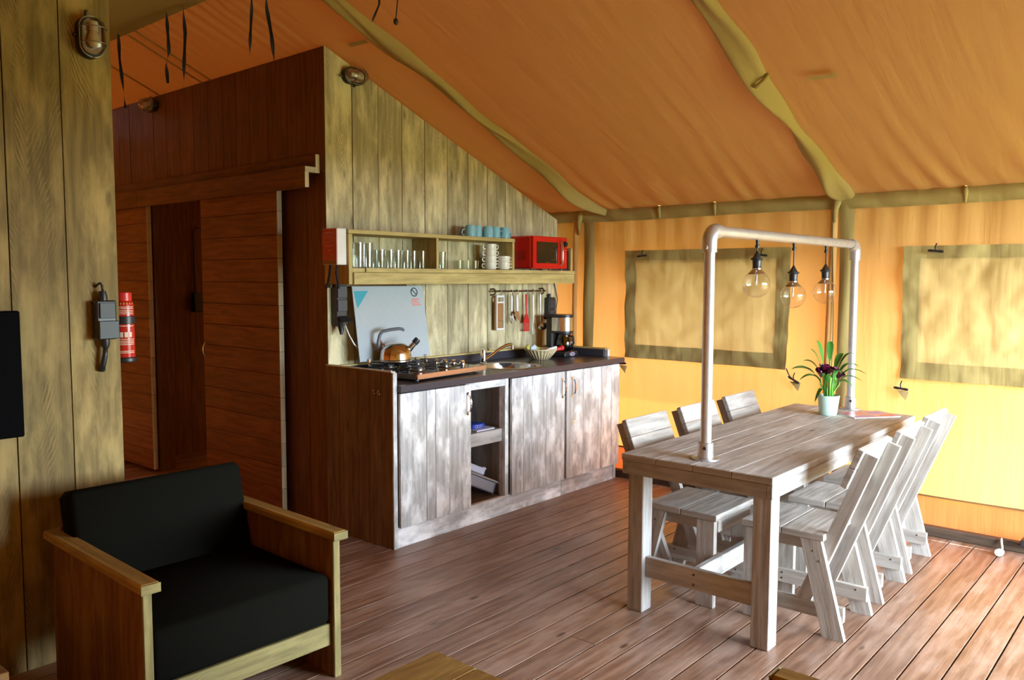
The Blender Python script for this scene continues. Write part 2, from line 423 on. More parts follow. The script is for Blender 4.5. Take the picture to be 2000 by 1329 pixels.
# room behind the doorway
wr = thing('wall_room', 'dark plank wall inside the doorway', None, kind='structure')
vboards(wr, [3.121, 3.26, 3.42, 3.60, 3.80, 4.0, 4.2, 4.4, 4.6, 4.8, 5.0, 5.2, 5.38], 6.85, 0, lambda x: roof_lin(x)-.03, .026, SHADEBROWNW)
# sliding door rail
rail = thing('trim_1', 'stepped wooden sliding door rail with pale cut end', None, kind='structure')
part(rail, 'rail_board', MB().b6(3.035, 3.063, 4.20, 7.6, 2.185, 2.300, .002), SHADEBROWNW)
part(rail, 'rail_spacer', MB().b6(2.985, 3.035, 4.20, 7.6, 2.185, 2.222, .002), SHADEBROWNW)
part(rail, 'rail_board', MB().b6(2.955, 2.985, 4.20, 6.40, 2.095, 2.222, .002), SHADEBROWNW)
part(rail, 'rail_board', MB().b6(2.955, 2.985, 6.402, 7.6, 2.095, 2.222, .002), SHADEBROWNW)
for a in ((3.035, 3.063, 2.187, 2.299), (2.958, 3.035, 2.187, 2.221), (2.956, 2.984, 2.097, 2.187)):
    part(rail, 'cut_end', MB().b6(a[0], a[1], 4.194, 4.2, a[2], a[3], .001), PALEW, label='pale cut end of the rail')
def sliding_door(n, y0, y1, label, edge_mat):
    dr = thing('door_%d' % n, label, None, kind='structure')
    z = .03; hs = [.15, .146, .152, .149, .15, .148, .151, .15, .147, .15, .152, .148, .15, .135]
    for h in hs:
        part(dr, 'board', MB().b6(2.998, 3.028, y0+.002, y1, z+.0012, z+h-.0012, .002, 1), DOORW)
        part(dr, 'board_end', MB().b6(2.996, 3.030, y0-.006, y0+.002, z+.001, z+h-.001, .001, 2), edge_mat, label='pale sawn end of a door board')
        z += h
    part(dr, 'brace', MB().b6(3.030, 3.048, y0+.1, y1-.1, .4, .52), DOORW)
    return dr
d1 = sliding_door(1, 4.56, 5.51, 'brown horizontal plank sliding door with ring pull', PALEW)
d2 = sliding_door(2, 6.33, 7.35, 'reddish plank sliding door slid open at the corridor end', PALEW)
hp = [(2.992-.028*math.sin(t), 5.46+.018*math.cos(t)*0, 1.04+.05*math.cos(t)) for t in [math.pi*i/10 for i in range(11)]]
part(d1, 'handle', MB().tube(hp, .006, 8), CHROME, .6, 'chrome bow handle')

wl = thing('wall_left', 'upright plank partition at the left with shade in its olive brown tone', None, kind='structure')
def LT(x): return roof_lin(x)-.02
vboards(wl, [XL+.02, -.27, -.07, .13, .33, .53, .73, .925, 1.122, 1.327, 1.527], 3.49, 0, LT, .03, SHADEPARTW)
part(wl, 'backing', MB().prism([(XL+.02, 3.522, 0), (1.50, 3.522, 0), (1.50, 3.522, LT(1.50)), (XL+.02, 3.522, LT(XL+.02))], (0, .05, 0), (0, 0, 1)), DARK)
vboards(wl, [XL+.02, -.07, .33, .73, 1.122, 1.327, 1.527], 3.574, 0, LT, .028)

# roof canvas
roof = thing('ceiling', 'tan canvas tent roof with a ridge and drooping sleeves', None, kind='structure')
def slope(side):
    m = MB(); x0, x1 = XRIDGE, XRIDGE+side*(XW-XRIDGE)
    def fn(a, b):
        x = x0+(x1-x0)*a; yy = YF-.02+(YB-YF+.02)*b
        return Vector((x, yy, roof_z(x, yy)))
    return m.sheet(fn, 44, 420)
part(roof, 'roof_sheet', slope(1), CROOF, 0); part(roof, 'roof_sheet', slope(-1), CROOF, 0)
def over(side):
    m = MB()
    return m.sheet(lambda a, b: Vector((XRIDGE+side*(2.93+.78*a), YF-.02+(YB-YF)*b, 2.086-.31*a)), 4, 20)
part(roof, 'roof_overhang', over(1), CROOF, 0); part(roof, 'roof_overhang', over(-1), CROOF, 0)
def added_veranda(side):  # unseen veranda added to hold back high skylight at the opening
    return MB().sheet(lambda a, b: Vector((XRIDGE+side*3.7*a, YF-.02-1.8*b, 3.198-.37*3.7*a)), 8, 6)
part(roof, 'added_veranda_roof', added_veranda(1), CROOF, 0); part(roof, 'added_veranda_roof', added_veranda(-1), CROOF, 0)
def sleeve(yc, side, seed):
    rn = random.Random(seed); ph = [rn.uniform(0, 6) for _ in range(6)]; m = MB()
    def fn(a, b):
        t = .04+2.88*a; x = XRIDGE+side*t
        w = .050+.014*math.sin(t*5+ph[0])+.006*math.sin(t*13+ph[1])
        ang = math.pi*b; sk = .020*math.sin(t*4.1+ph[2])+.010*math.sin(t*11+ph[3])
        dp = .050+.018*math.sin(t*6.3+ph[4])
        yy = yc+w*math.cos(ang)+sk*math.sin(ang)
        z = roof_lin(x)-.004-dp*(math.sin(ang)+.30*math.sin(ang)*math.sin(2.4*ang+2.2*math.sin(t*2.1+ph[5])))
        return Vector((x, yy, z))
    m.sheet(fn, 90, 14); return m
for i, yr in enumerate(RAFT[:3]):
    for sd in (1, -1): part(roof, 'rafter_sleeve', sleeve(yr, sd, i*2+sd), COLIVE, 0)
part(roof, 'ridge_band', MB().sheet(lambda a, b: Vector((XRIDGE+(-.95+1.0*b), YF+(YB-YF)*a, 3.180-.3985*abs(-.95+1.0*b)-.012-.03*math.sin(b*math.pi))), 60, 12), COLIVE, 0)
part(roof, 'patch', MB().sheet(lambda a, b: Vector((4.05+.03*b, 1.45+.14*a, roof_lin(4.05+.03*b)-.036)), 4, 2), COLIVE, 0)
part(roof, 'patch', MB().sheet(lambda a, b: Vector((3.10+.03*b, 3.80+.16*a, roof_lin(3.10+.03*b)-.03)), 4, 2), COLIVE, 0)

# canvas side wall with window openings
wn = thing('wall_right', 'glowing orange yellow canvas tent wall', None, kind='structure')
def wx(y, z):
    tight = math.exp(-max(0, 2.0-z)/.30)
    return XW + .006*tight*math.sin(y*33+2*math.sin(y*4.1)) + .004*math.sin(y*9+z*2) + .010*math.sin(y*2.2+z*1.4)*math.sin(min(1, z/2)*math.pi)
HOLES = [(2.29, 3.40, 1.045, 1.67), (0.30, 1.37, 1.045, 1.67), (5.0, 6.2, 1.045, 1.67)]
def wall_canvas():
    m = MB(); ys = []; yy = YF
    def lin(a, b, n): return [a+(b-a)*i/n for i in range(n)]
    br = sorted({YF, YB, *[h[0] for h in HOLES], *[h[1] for h in HOLES]})
    for a, b in zip(br[:-1], br[1:]): ys += lin(a, b, max(2, int((b-a)/.022)))
    ys.append(YB)
    zs = lin(.225, 1.045, 16)+lin(1.045, 1.67, 12)+lin(1.67, 2.09, 14)+[2.09, 2.13]
    vs = [Vector((wx(p, q), p, q)) for q in zs for p in ys]; n = len(ys); fs = []; uvs = []
    for j in range(len(zs)-1):
        for i in range(n-1):
            cy, cz = (ys[i]+ys[i+1])/2, (zs[j]+zs[j+1])/2
            if any(h[0] < cy < h[1] and h[2] < cz < h[3] for h in HOLES): continue
            fs.append([j*n+i, j*n+i+1, (j+1)*n+i+1, (j+1)*n+i])
            uvs.append([(ys[i], zs[j])]*4)
    return m.add(vs, fs, uvs)
part(wn, 'canvas_sheet', wall_canvas(), CWALL, 0)
part(wn, 'skirt', MB().sheet(lambda a, b: Vector((XW+.006+.006*math.sin(a*60), YF+(YB-YF)*a, .235*b)), 160, 3), CSKIRT, 0, 'orange lower skirt of the tent wall')
part(wn, 'skirt_seam', MB().sheet(lambda a, b: Vector((wx(YF+(YB-YF)*a, .23)-.010, YF+(YB-YF)*a, .224+.011*b)), 200, 1), plain('seam_tape', (.16, .085, .025), .8), 0)
def eave(a, b):
    yy = YF+(YB-YF)*a; z = 2.092-.094*b
    bul = .014*math.sin(math.pi*min(1, b*1.3))+.006*math.sin(yy*21+3*b)
    return Vector((XW-.024-bul, yy, z+.004*math.sin(yy*3.3)))
part(wn, 'eave_band', MB().sheet(eave, 300, 8), COLIVE, 0, 'olive band along the eave')
def postband(y0, y1, seed):
    def fn(a, b):
        yy = y0+(y1-y0)*a; z = .02+2.04*b
        return Vector((XW-.016-.013*math.sin(math.pi*a)-.005*math.sin(z*7+seed+a*4), yy+.006*math.sin(z*2.3+seed), z))
    return MB().sheet(fn, 8, 40)
part(wn, 'post_sleeve', postband(3.795, 3.90, 1), COLIVE, 0); part(wn, 'post_sleeve', postband(1.785, 1.875, 2), COLIVE, 0)
part(wn, 'post_sleeve', postband(-.10, 0.0, 3), COLIVE, 0)
part(wn, 'fold', MB().sheet(lambda a, b: Vector((XW-.012-.016*math.sin(math.pi*a), 3.95+.05*a+.012*math.sin(b*3), .05+1.97*b)), 6, 24), CWALL, 0)
part(wn, 'fold', MB().sheet(lambda a, b: Vector((XW-.012-.020*math.sin(math.pi*a), 1.895+.05*a+.010*math.sin(b*4), .05+1.97*b)), 6, 24), CWALL, 0)
part(wn, 'pull_cord', MB().tube([(XW-.03, 1.905+.012*math.sin(z*4), z) for z in [2.02-.1*i for i in range(13)]], .004, 6), plain('cord_tan', (.20, .14, .04), .8), 0)
part(roof, 'tie_band', MB().tube([(4.02, 1.775, roof_lin(4.02)-.01), (4.0, 1.79, roof_lin(4.0)-.05), (4.0, 1.83, roof_lin(4.0)-.075), (4.0, 1.87, roof_lin(4.0)-.05), (4.02, 1.885, roof_lin(4.02)-.01)], .010, 8), COLIVE, 0)
for y0_ in (5.45, 5.57, 6.2):
    part(roof, 'seam', MB().tube([(XRIDGE+.02+.14*i, y0_, roof_lin(XRIDGE+.02+.14*i)-.012-.028*math.sin(min(1, (.02+.14*i)/2.93)*math.pi)) for i in range(20)], .006, 6), CROOF, 0)
for yy in (3.93, 1.90):
    part(wn, 'gather', MB().tube([(XW-.012, yy, 2.09), (XW-.045, yy-.015, 2.05), (XW-.04, yy, 1.99), (XW-.02, yy+.01, 1.90)], [.022, .026, .018, .006], 8), COLIVE, 0)
for yy in (1.16, 2.75, 3.2):
    part(wn, 'gather', MB().tube([(XW-.03, yy, 2.092), (XW-.046, yy-.008, 2.06), (XW-.03, yy-.005, 2.0)], [.012, .014, .006], 7), COLIVE, 0)
single('baseboard_right', MB().b6(XW-.075, XW-.022, YF, YB, 0, .058, .004), wood('sill_wood', (.045, .03, .02), (.09, .06, .04), None), 'dark wooden sill along the foot of the canvas wall', None, kind='structure')
# enclosing rest of the tent
wf = thing('wall_front', 'canvas front wall beside the open tent entrance', None, kind='structure')
def gable(x0, x1, y, z0=0): return MB().sheet(lambda a, b: Vector((x0+(x1-x0)*a, y, z0+(roof_lin(x0+(x1-x0)*a)-.01-z0)*b)), 14, 6)
part(wf, 'canvas_sheet', gable(XL, 2.8, YF), CFRONT, 0)
part(wf, 'canvas_sheet', gable(2.8, XW, YF, 2.06), CFRONT, 0)
part(wf, 'post', MB().b6(2.75, 2.85, YF-.05, YF+.05, 0, 2.06), PALEW)
wb = thing('wall_back', 'canvas back wall at the end of the corridor', None, kind='structure')
part(wb, 'canvas_sheet', gable(XL, XW, YB), CSIDE, 0)
ws = thing('wall_side', 'canvas wall along the sitting side', None, kind='structure')
part(ws, 'canvas_sheet', MB().sheet(lambda a, b: Vector((XL, YF+(YB-YF)*a, 2.09*b)), 30, 6), CSIDE, 0)
single('ground', MB().b6(-40, 40, -40, 40, -.30, -.12), GRASS, 'lawn outside the tent', None, kind='structure')

# ---------------------------------------------------------------- kitchen cabinet and worktop
cab = thing('kitchen_cabinet', 'whitewashed wooden kitchen base cabinet with an open middle bay', 'cabinet', (4.14, 3.82, 0))
part(cab, 'plinth', MB().b6(3.062, 4.60, 3.505, 3.535, 0, .122, .002), CABW)
part(cab, 'plinth', MB().b6(4.603, 5.262, 3.505, 3.535, 0, .122, .002), CABW)
sp = node(cab, 'side_panel', 'boarded side panel with shade painted in as dark brown')
for a, b in zip([3.512, 3.613, 3.71, 3.814, 3.906, 3.99], [3.613, 3.71, 3.814, 3.906, 3.99, 4.12]):
    part(sp, 'board', MB().b6(3.030+random.uniform(0, .002), 3.056, a+.001, b-.001, 0, 1.018, .002, 2), SHADESIDEW)
part(cab, 'side_edge', MB().b6(3.031, 3.060, 3.498, 3.512, 0, 1.018, .002), CABW, label='front edge of the side panel, painted as lit')
part(cab, 'side_cap', MB().b6(3.029, 3.062, 3.512, 4.12, 1.018, 1.024, .002), CABW)
for yy in (3.60, 3.645):
    part(cab, 'coat_hook', MB().tube([(3.030, yy, .915), (3.012, yy, .912), (3.002, yy, .898), (3.010, yy, .886), (3.018, yy, .892), (3.019, yy, .895)], [.0035, .0035, .0035, .0035, .005, .003], 6), CHROME, .6, 'small metal hook')
part(cab, 'top_rail', MB().b6(3.64, 4.0, 3.508, 3.535, .852, .900, .002), CABW)
for xx in (3.625, 3.995): part(cab, 'stile', MB().b6(xx, xx+.034, 3.506, 3.56, .12, .90, .002, 2), CABW)
part(cab, 'stile', MB().b6(5.28, 5.31, 3.512, 4.12, 0, .90, .002, 2), CABW)
for xx in (3.60, 4.03): part(cab, 'partition', MB().b6(xx, xx+.02, 3.56, 4.10, .10, .90, .002, 2), TABW)
for i in range(4): part(cab, 'back_board', MB().b6(3.62+.104*i, 3.723+.104*i, 4.095, 4.115, .1, .9, .002, 2), TABW)
part(cab, 'bottom', MB().b6(3.06, 5.28, 3.535, 4.10, .095, .118, .002), SHADESIDEW)
part(cab, 'bay_shelf', MB().b6(3.622, 4.028, 3.56, 4.09, .545, .566, .002, 0), TABW)
part(cab, 'shelf_front', MB().b6(3.622, 4.0, 3.535, 3.562, .484, .568, .002, 0), TABW)
def cab_door(xs, lab, hx):
    dr = node(cab, 'door', lab)
    for a, b in zip(xs[:-1], xs[1:]):
        part(dr, 'board', MB().b6(a+.0012, b-.0012, 3.482+random.uniform(0, .0015), 3.503, .119, .896, .002, 2), CABW)
    m = MB()
    m.tube([(hx, 3.482, .835), (hx, 3.455, .825), (hx, 3.448, .80), (hx, 3.447, .78), (hx, 3.448, .76), (hx, 3.455, .735), (hx, 3.482, .725)], [.004, .005, .006, .0065, .006, .005, .004], 8)
    m.tube([(hx, 3.482, .845), (hx, 3.476, .843)], .010, 8); m.tube([(hx, 3.482, .715), (hx, 3.476, .717)], .010, 8)
    part(dr, 'handle', m, CHROME, .6, 'curved metal bow handle')
    return dr
cab_door([3.068, 3.272, 3.345, 3.462, 3.65], 'whitewashed door left of the open bay', 3.612)
cab_door([4.036, 4.155, 4.245, 4.40, 4.612], 'whitewashed door right of the open bay', 4.575)
cab_door([4.632, 4.835, 5.06, 5.20, 5.306], 'whitewashed door at the canvas end', 4.69)
sg = MB()
for k in range(6):
    a0 = k*math.pi/3
    sg.prism([(4.705+.012*math.cos(a0), 3.4805, .53+.012*math.sin(a0)), (4.705+.032*math.cos(a0+.35), 3.4805, .53+.036*math.sin(a0+.35)), (4.705+.012*math.cos(a0+.7), 3.4805, .53+.012*math.sin(a0+.7))], (0, .001, 0), (0, 0, 1))
part(cab, 'sun_sticker', sg, GOLDP, label='small orange star shaped mark')

wt = thing('worktop', 'black laminate kitchen worktop with wood trimmed upstand', 'worktop', (4.2, 3.8, .905))
def slab_with_hole():
    m = MB(); sx, sy, hx, hy = 4.275, 3.735, .267, .267
    m.b6(3.062, sx-hx, 3.468, 4.13, .905, .943, .0001); m.b6(sx+hx, 5.352, 3.468, 4.13, .905, .943, .0001); m.b6(sx-hx, sx+hx, sy+hy, 4.13, .905, .943, .0001)
    n = 48; vs = []; fs = []
    for z in (.943, .905):
        for k in range(n):
            t = 2*math.pi*k/n; c, q = math.cos(t), math.sin(t); f = 1/max(abs(c), abs(q))
            vs.append((sx+.2*c, sy+.2*q, z)); vs.append((sx+hx*c*f, sy+hy*q*f, z))
    for k in range(n):
        a, b = 2*k, 2*((k+1) % n)
        fs += [[a, a+1, b+1, b], [2*n+a, 2*n+b, 2*n+b+1, 2*n+a+1], [a+1, 2*n+a+1, 2*n+b+1, b+1], [a, b, 2*n+b, 2*n+a]]
    return m.add(vs, fs, [[(vs[i][0], vs[i][1]) for i in f] for f in fs])
part(wt, 'slab', slab_with_hole(), COUNTER)
part(wt, 'upstand', MB().b6(3.075, 5.31, 4.112, 4.132, .943, 1.0, .002), COUNTER)
part(wt, 'upstand', MB().b6(5.285, 5.307, 3.62, 4.112, .943, 1.0, .002), COUNTER)
part(wt, 'trim_strip', MB().b6(3.075, 5.33, 4.106, 4.134, 1.0, 1.012, .002), SHELFW)
part(wt, 'trim_strip', MB().b6(5.28, 5.335, 3.60, 4.106, 1.0, 1.010, .002), SHELFW)
part(wt, 'trim_block', MB().b6(5.308, 5.335, 3.595, 3.625, .943, 1.0, .002), CABW)

# sink
def stadium(cx, cy, a, b, n=40, p=2.6):
    o = []
    for k in range(n):
        t = 2*math.pi*k/n; c, s = math.cos(t), math.sin(t)
        o.append((cx+a*math.copysign(abs(c)**(2/p), c), cy+b*math.copysign(abs(s)**(2/p), s)))
    return o
sk = MB(); rings = [(.225, .225, .9432), (.222, .222, .9465), (.195, .195, .9468), (.188, .188, .942), (.178, .178, .85), (.15, .15, .815), (.03, .03, .81)]
vs = []; fs = []; n = 48
for a, b, z in rings: vs += [(x, yy, z) for x, yy in stadium(4.275, 3.735, a, b, n)]
for i in range(len(rings)-1):
    for k in range(n): fs.append([i*n+k, i*n+(k+1) % n, (i+1)*n+(k+1) % n, (i+1)*n+k])
sk.add(vs, fs, [[(0, 0)]*4 for _ in fs])
sink = thing('sink', 'round stainless steel sink set in the black worktop', 'sink', (4.275, 3.735, .943))
part(sink, 'bowl', sk, STEEL, .7)
part(sink, 'drain', MB().lathe([(.0, .812), (.03, .813), (.034, .811)], 20, (4.275, 3.735, 0)), CHROME, .6)
fc = thing('faucet', 'chrome mixer tap with a long angled spout behind the sink', 'faucet', (4.27, 3.955, .943))
part(fc, 'base', MB().lathe([(.026, .943), (.026, .952), (.021, .956), (.020, 1.035), (.018, 1.045), (0.001, 1.048)], 18, (4.27, 3.955, 0)), CHROME, .6)
part(fc, 'lever', MB().box((4.274, 3.945, 1.056), (.022, .075, .012), Matrix.Rotation(R(14), 3, 'X'), .003), CHROME)
part(fc, 'spout', MB().tube([(4.275, 3.945, .975), (4.33, 3.935, 1.0), (4.40, 3.925, 1.04), (4.47, 3.915, 1.066), (4.515, 3.908, 1.072), (4.525, 3.905, 1.066), (4.527, 3.905, 1.035)], [.013, .012, .0115, .011, .011, .012, .013], 12), CHROME, .7)

# hob (stands slightly askew on the worktop)
hob = thing('gas_hob', 'black four burner gas hob with raised pale glass lid', 'hob', (3.256, 3.535, .943), R(5.5), local=True)
W_, D_ = .655, .485
part(hob, 'body', MB().b6(0, W_, .012, D_, .018, .042, .003), ENAMEL)
part(hob, 'front_strip', MB().b6(-.004, W_+.004, 0, .012, .012, .044, .003), plain('steel_orange_reflection', (.62, .40, .26), .25, .7), label='brushed metal front strip')  # stainless strip, its orange reflection painted into the base colour
part(hob, 'side_strip', MB().b6(-.005, 0, .012, D_, .012, .044, .002), STEEL)
for fx, fy in ((.04, .05), (W_-.05, .05), (.04, D_-.05), (W_-.05, D_-.05)): part(hob, 'foot', MB().lathe([(.016, 0), (.014, .018)], 12, (fx, fy, 0)), BLACK)
for bx, by, br_ in ((.135, .125, .045), (.135, .365, .038), (.385, .125, .036), (.385, .365, .05)):
    bn = part(hob, 'burner', MB().lathe([(br_+.02, .042), (br_+.016, .047), (br_, .049), (br_, .060), (br_-.004, .063)], 24, (bx, by, 0)), STEEL, .6)
    part(bn, 'burner_cap', MB().lathe([(br_-.003, .063), (br_-.004, .071), (br_-.010, .074), (.001, .075)], 24, (bx, by, 0)), IRON, .6)
    pm = MB()
    for k in range(4):
        a0 = k*math.pi/2+math.pi/4; c, s = math.cos(a0), math.sin(a0)
        pm.tube([(bx+.118*c, by+.112*s, .043), (bx+.116*c, by+.110*s, .078), (bx+.105*c, by+.10*s, .084), (bx+.028*c, by+.028*s, .084)], .0042, 6)
    sq = [(bx+.085*sx, by+.085*sy, .055) for sx, sy in ((-1, -1), (1, -1), (1, 1), (-1, 1), (-1, -1))]
    pm.tube(sq, .004, 6)
    part(hob, 'pan_support', pm, IRON, .6)
for k in range(4):
    ky = .14+.075*k
    kb = part(hob, 'knob', MB().lathe([(.019, .042), (.019, .058), (.016, .064), (.0, .066)], 18, (.585, ky, 0)), CHROME, .6)
    part(kb, 'grip', MB().b6(.567, .603, ky-.004, ky+.004, .060, .074, .002), CHROME)
lid = MB(); lm = Matrix.Rotation(R(-5.5), 3, 'Z')
part(hob, 'lid', MB().prism([lm @ Vector((-.045, .478+.0, .088)), lm @ Vector((.55, .478, .088)), lm @ Vector((.545, .545, .556)), lm @ Vector((-.05, .545, .556))], lm @ Vector((0, .006, 0)), (1, 0, 0)), PANEL, label='pale glass lid standing up against the wall')
LID = hob.children[-1]
def onlid(px, pz, off=.0015):
    f = (pz-.088)/.468; return lm @ Vector((px, .478+.067*f-off, pz))
part(LID, 'teal_triangle', MB().prism([onlid(-.038, .526), onlid(.072, .526), onlid(-.022, .42)], lm @ Vector((0, -.0008, 0)), (1, 0, 0)), TEAL)
ic = MB(); ic.tube([onlid(.462+.027*math.cos(t), .515+.027*math.sin(t)) for t in [2*math.pi*i/20 for i in range(21)]], .003, 5)
ic.tube([onlid(.443, .534), onlid(.481, .496)], .003, 5)
part(LID, 'warning_symbol', ic, BLACK, 0)
pr = MB()
for k, (a, b) in enumerate(((.435, .50), (.435, .485), (.432, .505), (.435, .51))):
    pr.prism([onlid(a, .473-.013*k), onlid(b, .473-.013*k), onlid(b, .465-.013*k), onlid(a, .465-.013*k)], lm @ Vector((0, -.0006, 0)), (1, 0, 0))
part(LID, 'warning_print', pr, PINK)
for xx in (.02, .50): part(hob, 'hinge', MB().tube([lm @ Vector((xx, .462, .04)), lm @ Vector((xx, .474, .10))], .010, 8), CHROME, .6)

ket = thing('kettle', 'shiny metal whistling kettle with a grey handle on the hob', 'kettle', (3.405, 3.905, 1.029))
ko = (3.405, 3.905, 1.029)
part(ket, 'body', MB().lathe([(.096, 0), (.102, .006), (.102, .018), (.099, .05), (.094, .075), (.080, .098), (.060, .112), (.030, .119), (.002, .121)], 36, ko), REFLCHROME, .9)
part(ket, 'base_rim', MB().lathe([(.101, 0), (.106, .004), (.106, .010), (.101, .014)], 36, ko), STEEL, .7)
kx, ky, kz = ko
dv = Vector((.75, -.66, 0)).normalized()   # handle plane, along the picture
def kp(a, z): return Vector((kx, ky, kz+z))+dv*a
part(ket, 'spout', MB().tube([kp(.075, .065), kp(.105, .098), kp(.125, .122)], [.021, .018, .017], 14), STEEL, .7)
part(ket, 'whistle', MB().tube([kp(.118, .113), kp(.136, .134), kp(.142, .141)], [.021, .021, .017], 14), BLACK, .7)
part(ket, 'handle', MB().tube([kp(-.088, .070), kp(-.105, .085), kp(-.105, .125), kp(-.095, .168), (kp(-.08, .188)), kp(-.03, .200), kp(.02, .206), kp(.045, .203), kp(.055, .192)], [.012, .013, .012, .011, .011, .011, .011, .010, .008], 10), plain('grey_handle', (.16, .18, .21), .4), .8)
part(ket, 'handle_bracket', MB().tube([kp(-.05, .098), kp(-.085, .115), kp(-.10, .15)], .006, 8), STEEL, .7)

# basket
bk = thing('bread_basket', 'small pale wicker basket of odds and ends beside the coffee maker', 'basket', (4.83, 3.88, .943))
bo = (4.83, 3.88, .943)
prof = [(.062, 0), (.066, .004)]+[(.066+.052*i/8, .004+.066*i/8+.002*(i % 2)) for i in range(1, 9)]
part(bk, 'wall', MB().lathe(prof+[(.122, .073), (.114, .070), (.064, .010)], 40, bo), WICK, .5)
part(bk, 'rim', MB().tube([(bo[0]+.119*math.cos(t), bo[1]+.119*math.sin(t), bo[2]+.073) for t in [2*math.pi*i/32 for i in range(33)]], .006, 6), WICK, 0)
st = MB()
for k in range(26):
    t = 2*math.pi*k/26; c, s = math.cos(t), math.sin(t)
    st.tube([(bo[0]+.067*c, bo[1]+.067*s, bo[2]+.004), (bo[0]+.121*c, bo[1]+.121*s, bo[2]+.072)], .0035, 5)
part(bk, 'upright_canes', st, WICK, 0)
single('red_scrubber', MB().tube([(4.83, 3.84, .995), (4.90, 3.80, 1.012), (4.945, 3.775, 1.022)], [.010, .012, .018], 10).ball((4.95, 3.772, 1.024), .021, 10, 8), SKIN_RED, 'red handled brush sticking out of the wicker basket', 'brush', (4.83, 3.84, .985), smooth=.8)
single('white_scoop', MB().tube([(4.78, 3.86, .99), (4.85, 3.81, 1.016), (4.905, 3.79, 1.032)], [.008, .014, .010], 10), WHITE, 'white spatula lying across the wicker basket', 'spatula', (4.78, 3.86, .985), smooth=.8)
single('green_packet', MB().box((4.82, 3.925, 1.016), (.09, .03, .045), Matrix.Rotation(R(24), 3, 'Y'), .008), plain('green_wrapper', (.36, .44, .12), .4), 'green wrapped packet in the wicker basket', 'packet', (4.82, 3.925, .985))
single('blue_sachet', MB().box((4.765, 3.905, 1.02), (.06, .03, .055), Matrix.Rotation(R(-20), 3, 'Y'), .010), plain('pale_blue_wrapper', (.45, .58, .72), .35), 'pale blue sachet at the left of the wicker basket', 'packet', (4.765, 3.905, .985))
single('yellow_sachet', MB().box((4.732, 3.925, 1.030), (.045, .03, .035), Matrix.Rotation(R(35), 3, 'Y'), .008), plain('yellow_wrapper', (.50, .46, .08), .4), 'yellow sachet hanging over the rim of the wicker basket', 'packet', (4.732, 3.925, 1.01))

# coffee maker
cm = thing('coffee_maker', 'black and steel drip coffee maker at the end of the worktop', 'coffee maker', (5.115, 3.90, .943))
cx, cy, cz = 5.115, 3.90, .943
part(cm, 'base', MB().b6(cx-.085, cx+.085, cy-.10, cy+.10, cz, cz+.042, .012), BLACK)
part(cm, 'column', MB().b6(cx-.080, cx+.080, cy+.03, cy+.10, cz+.04, cz+.31, .012), BLACK)
hd = MB(); pr_ = []
for k in range(25):
    t = math.pi*k/24; pr_.append((cx+.082*math.cos(t), cy+.01-.105*math.sin(t)))
hd.prism([(a, b, cz+.20) for a, b in pr_]+[(cx-.082, cy+.035, cz+.20), (cx+.082, cy+.035, cz+.20)], (0, 0, .105), (0, 0, 1))
part(cm, 'filter_housing', hd, STEEL, .6, 'brushed steel filter housing')
lidm = MB(); lidm.prism([(cx+(a-cx)*1.03, cy+(b-cy)*1.03, cz+.305) for a, b in pr_]+[(cx-.085, cy+.10, cz+.305), (cx+.085, cy+.10, cz+.305)], (0, 0, .022), (1, 0, 0))
part(cm, 'lid', lidm, BLACK, .6)
part(cm, 'collar', MB().prism([(cx+(a-cx)*1.01, cy+(b-cy)*1.01, cz+.185) for a, b in pr_]+[(cx-.083, cy+.04, cz+.185), (cx+.083, cy+.04, cz+.185)], (0, 0, .016), (1, 0, 0)), BLACK, .6)
jug = part(cm, 'jug', MB().lathe([(.052, .046), (.066, .06), (.070, .10), (.062, .14), (.05, .165), (.052, .172)], 28, (cx, cy-.03, cz)), thin_glass('smoky_glass', (.22, .20, .19), 1.5, 1.6), .8)
part(jug, 'jug_handle', MB().tube([(cx-.02, cy-.088, cz+.165), (cx-.02, cy-.125, cz+.16), (cx-.02, cy-.13, cz+.11), (cx-.02, cy-.10, cz+.075)], [.008, .010, .010, .007], 8), BLACK, .7)
part(jug, 'jug_lid', MB().lathe([(.053, .172), (.05, .184), (.001, .186)], 24, (cx, cy-.03, cz)), BLACK, .7)
part(jug, 'level_label', MB().b6(cx-.026, cx+.006, cy-.104, cy-.101, cz+.085, cz+.12, .001), WHITE)
part(cm, 'switch_plate', MB().lathe([(.034, 0), (.032, .004), (.001, .005)], 24, (cx+.005, cy-.1, cz+.022), Matrix.Rotation(R(90), 3, 'X') @ Matrix.Diagonal((1, .5, 1))), GREY, .6, 'oval grey switch plate')
part(cm, 'switch', MB().ball((cx+.005, cy-.106, cz+.022), (.008, .003, .010), 10, 6), plain('purple_light', (.35, .05, .30), .3))

# utensil rail with hanging utensils
ur = thing('utensil_rail', 'dark bronze utensil rail screwed to the plank wall', 'rail', (4.84, 4.10, 1.452))
part(ur, 'bar', MB().tube([(4.52, 4.092, 1.455), (5.15, 4.092, 1.452)], .006, 8), RUST, .6)
for xx in (4.545, 5.125):
    part(ur, 'bracket', MB().tube([(xx, 4.138, 1.47), (xx, 4.10, 1.472), (xx, 4.085, 1.455), (xx, 4.092, 1.435), (xx, 4.13, 1.425)], .006, 8), RUST, .6)
hooks = [4.607, 4.737, 4.80, 4.915, 4.995, 5.085]
for xx in hooks:
    part(ur, 'hook', MB().tube([(xx, 4.097, 1.462), (xx, 4.084, 1.460), (xx, 4.083, 1.44), (xx, 4.088, 1.425), (xx, 4.098, 1.424), (xx, 4.102, 1.432)], .0025, 6), RUST, .6)
gr = thing('grater', 'white framed grater board hanging first on the utensil rail', 'grater', (4.607, 4.10, 1.16))
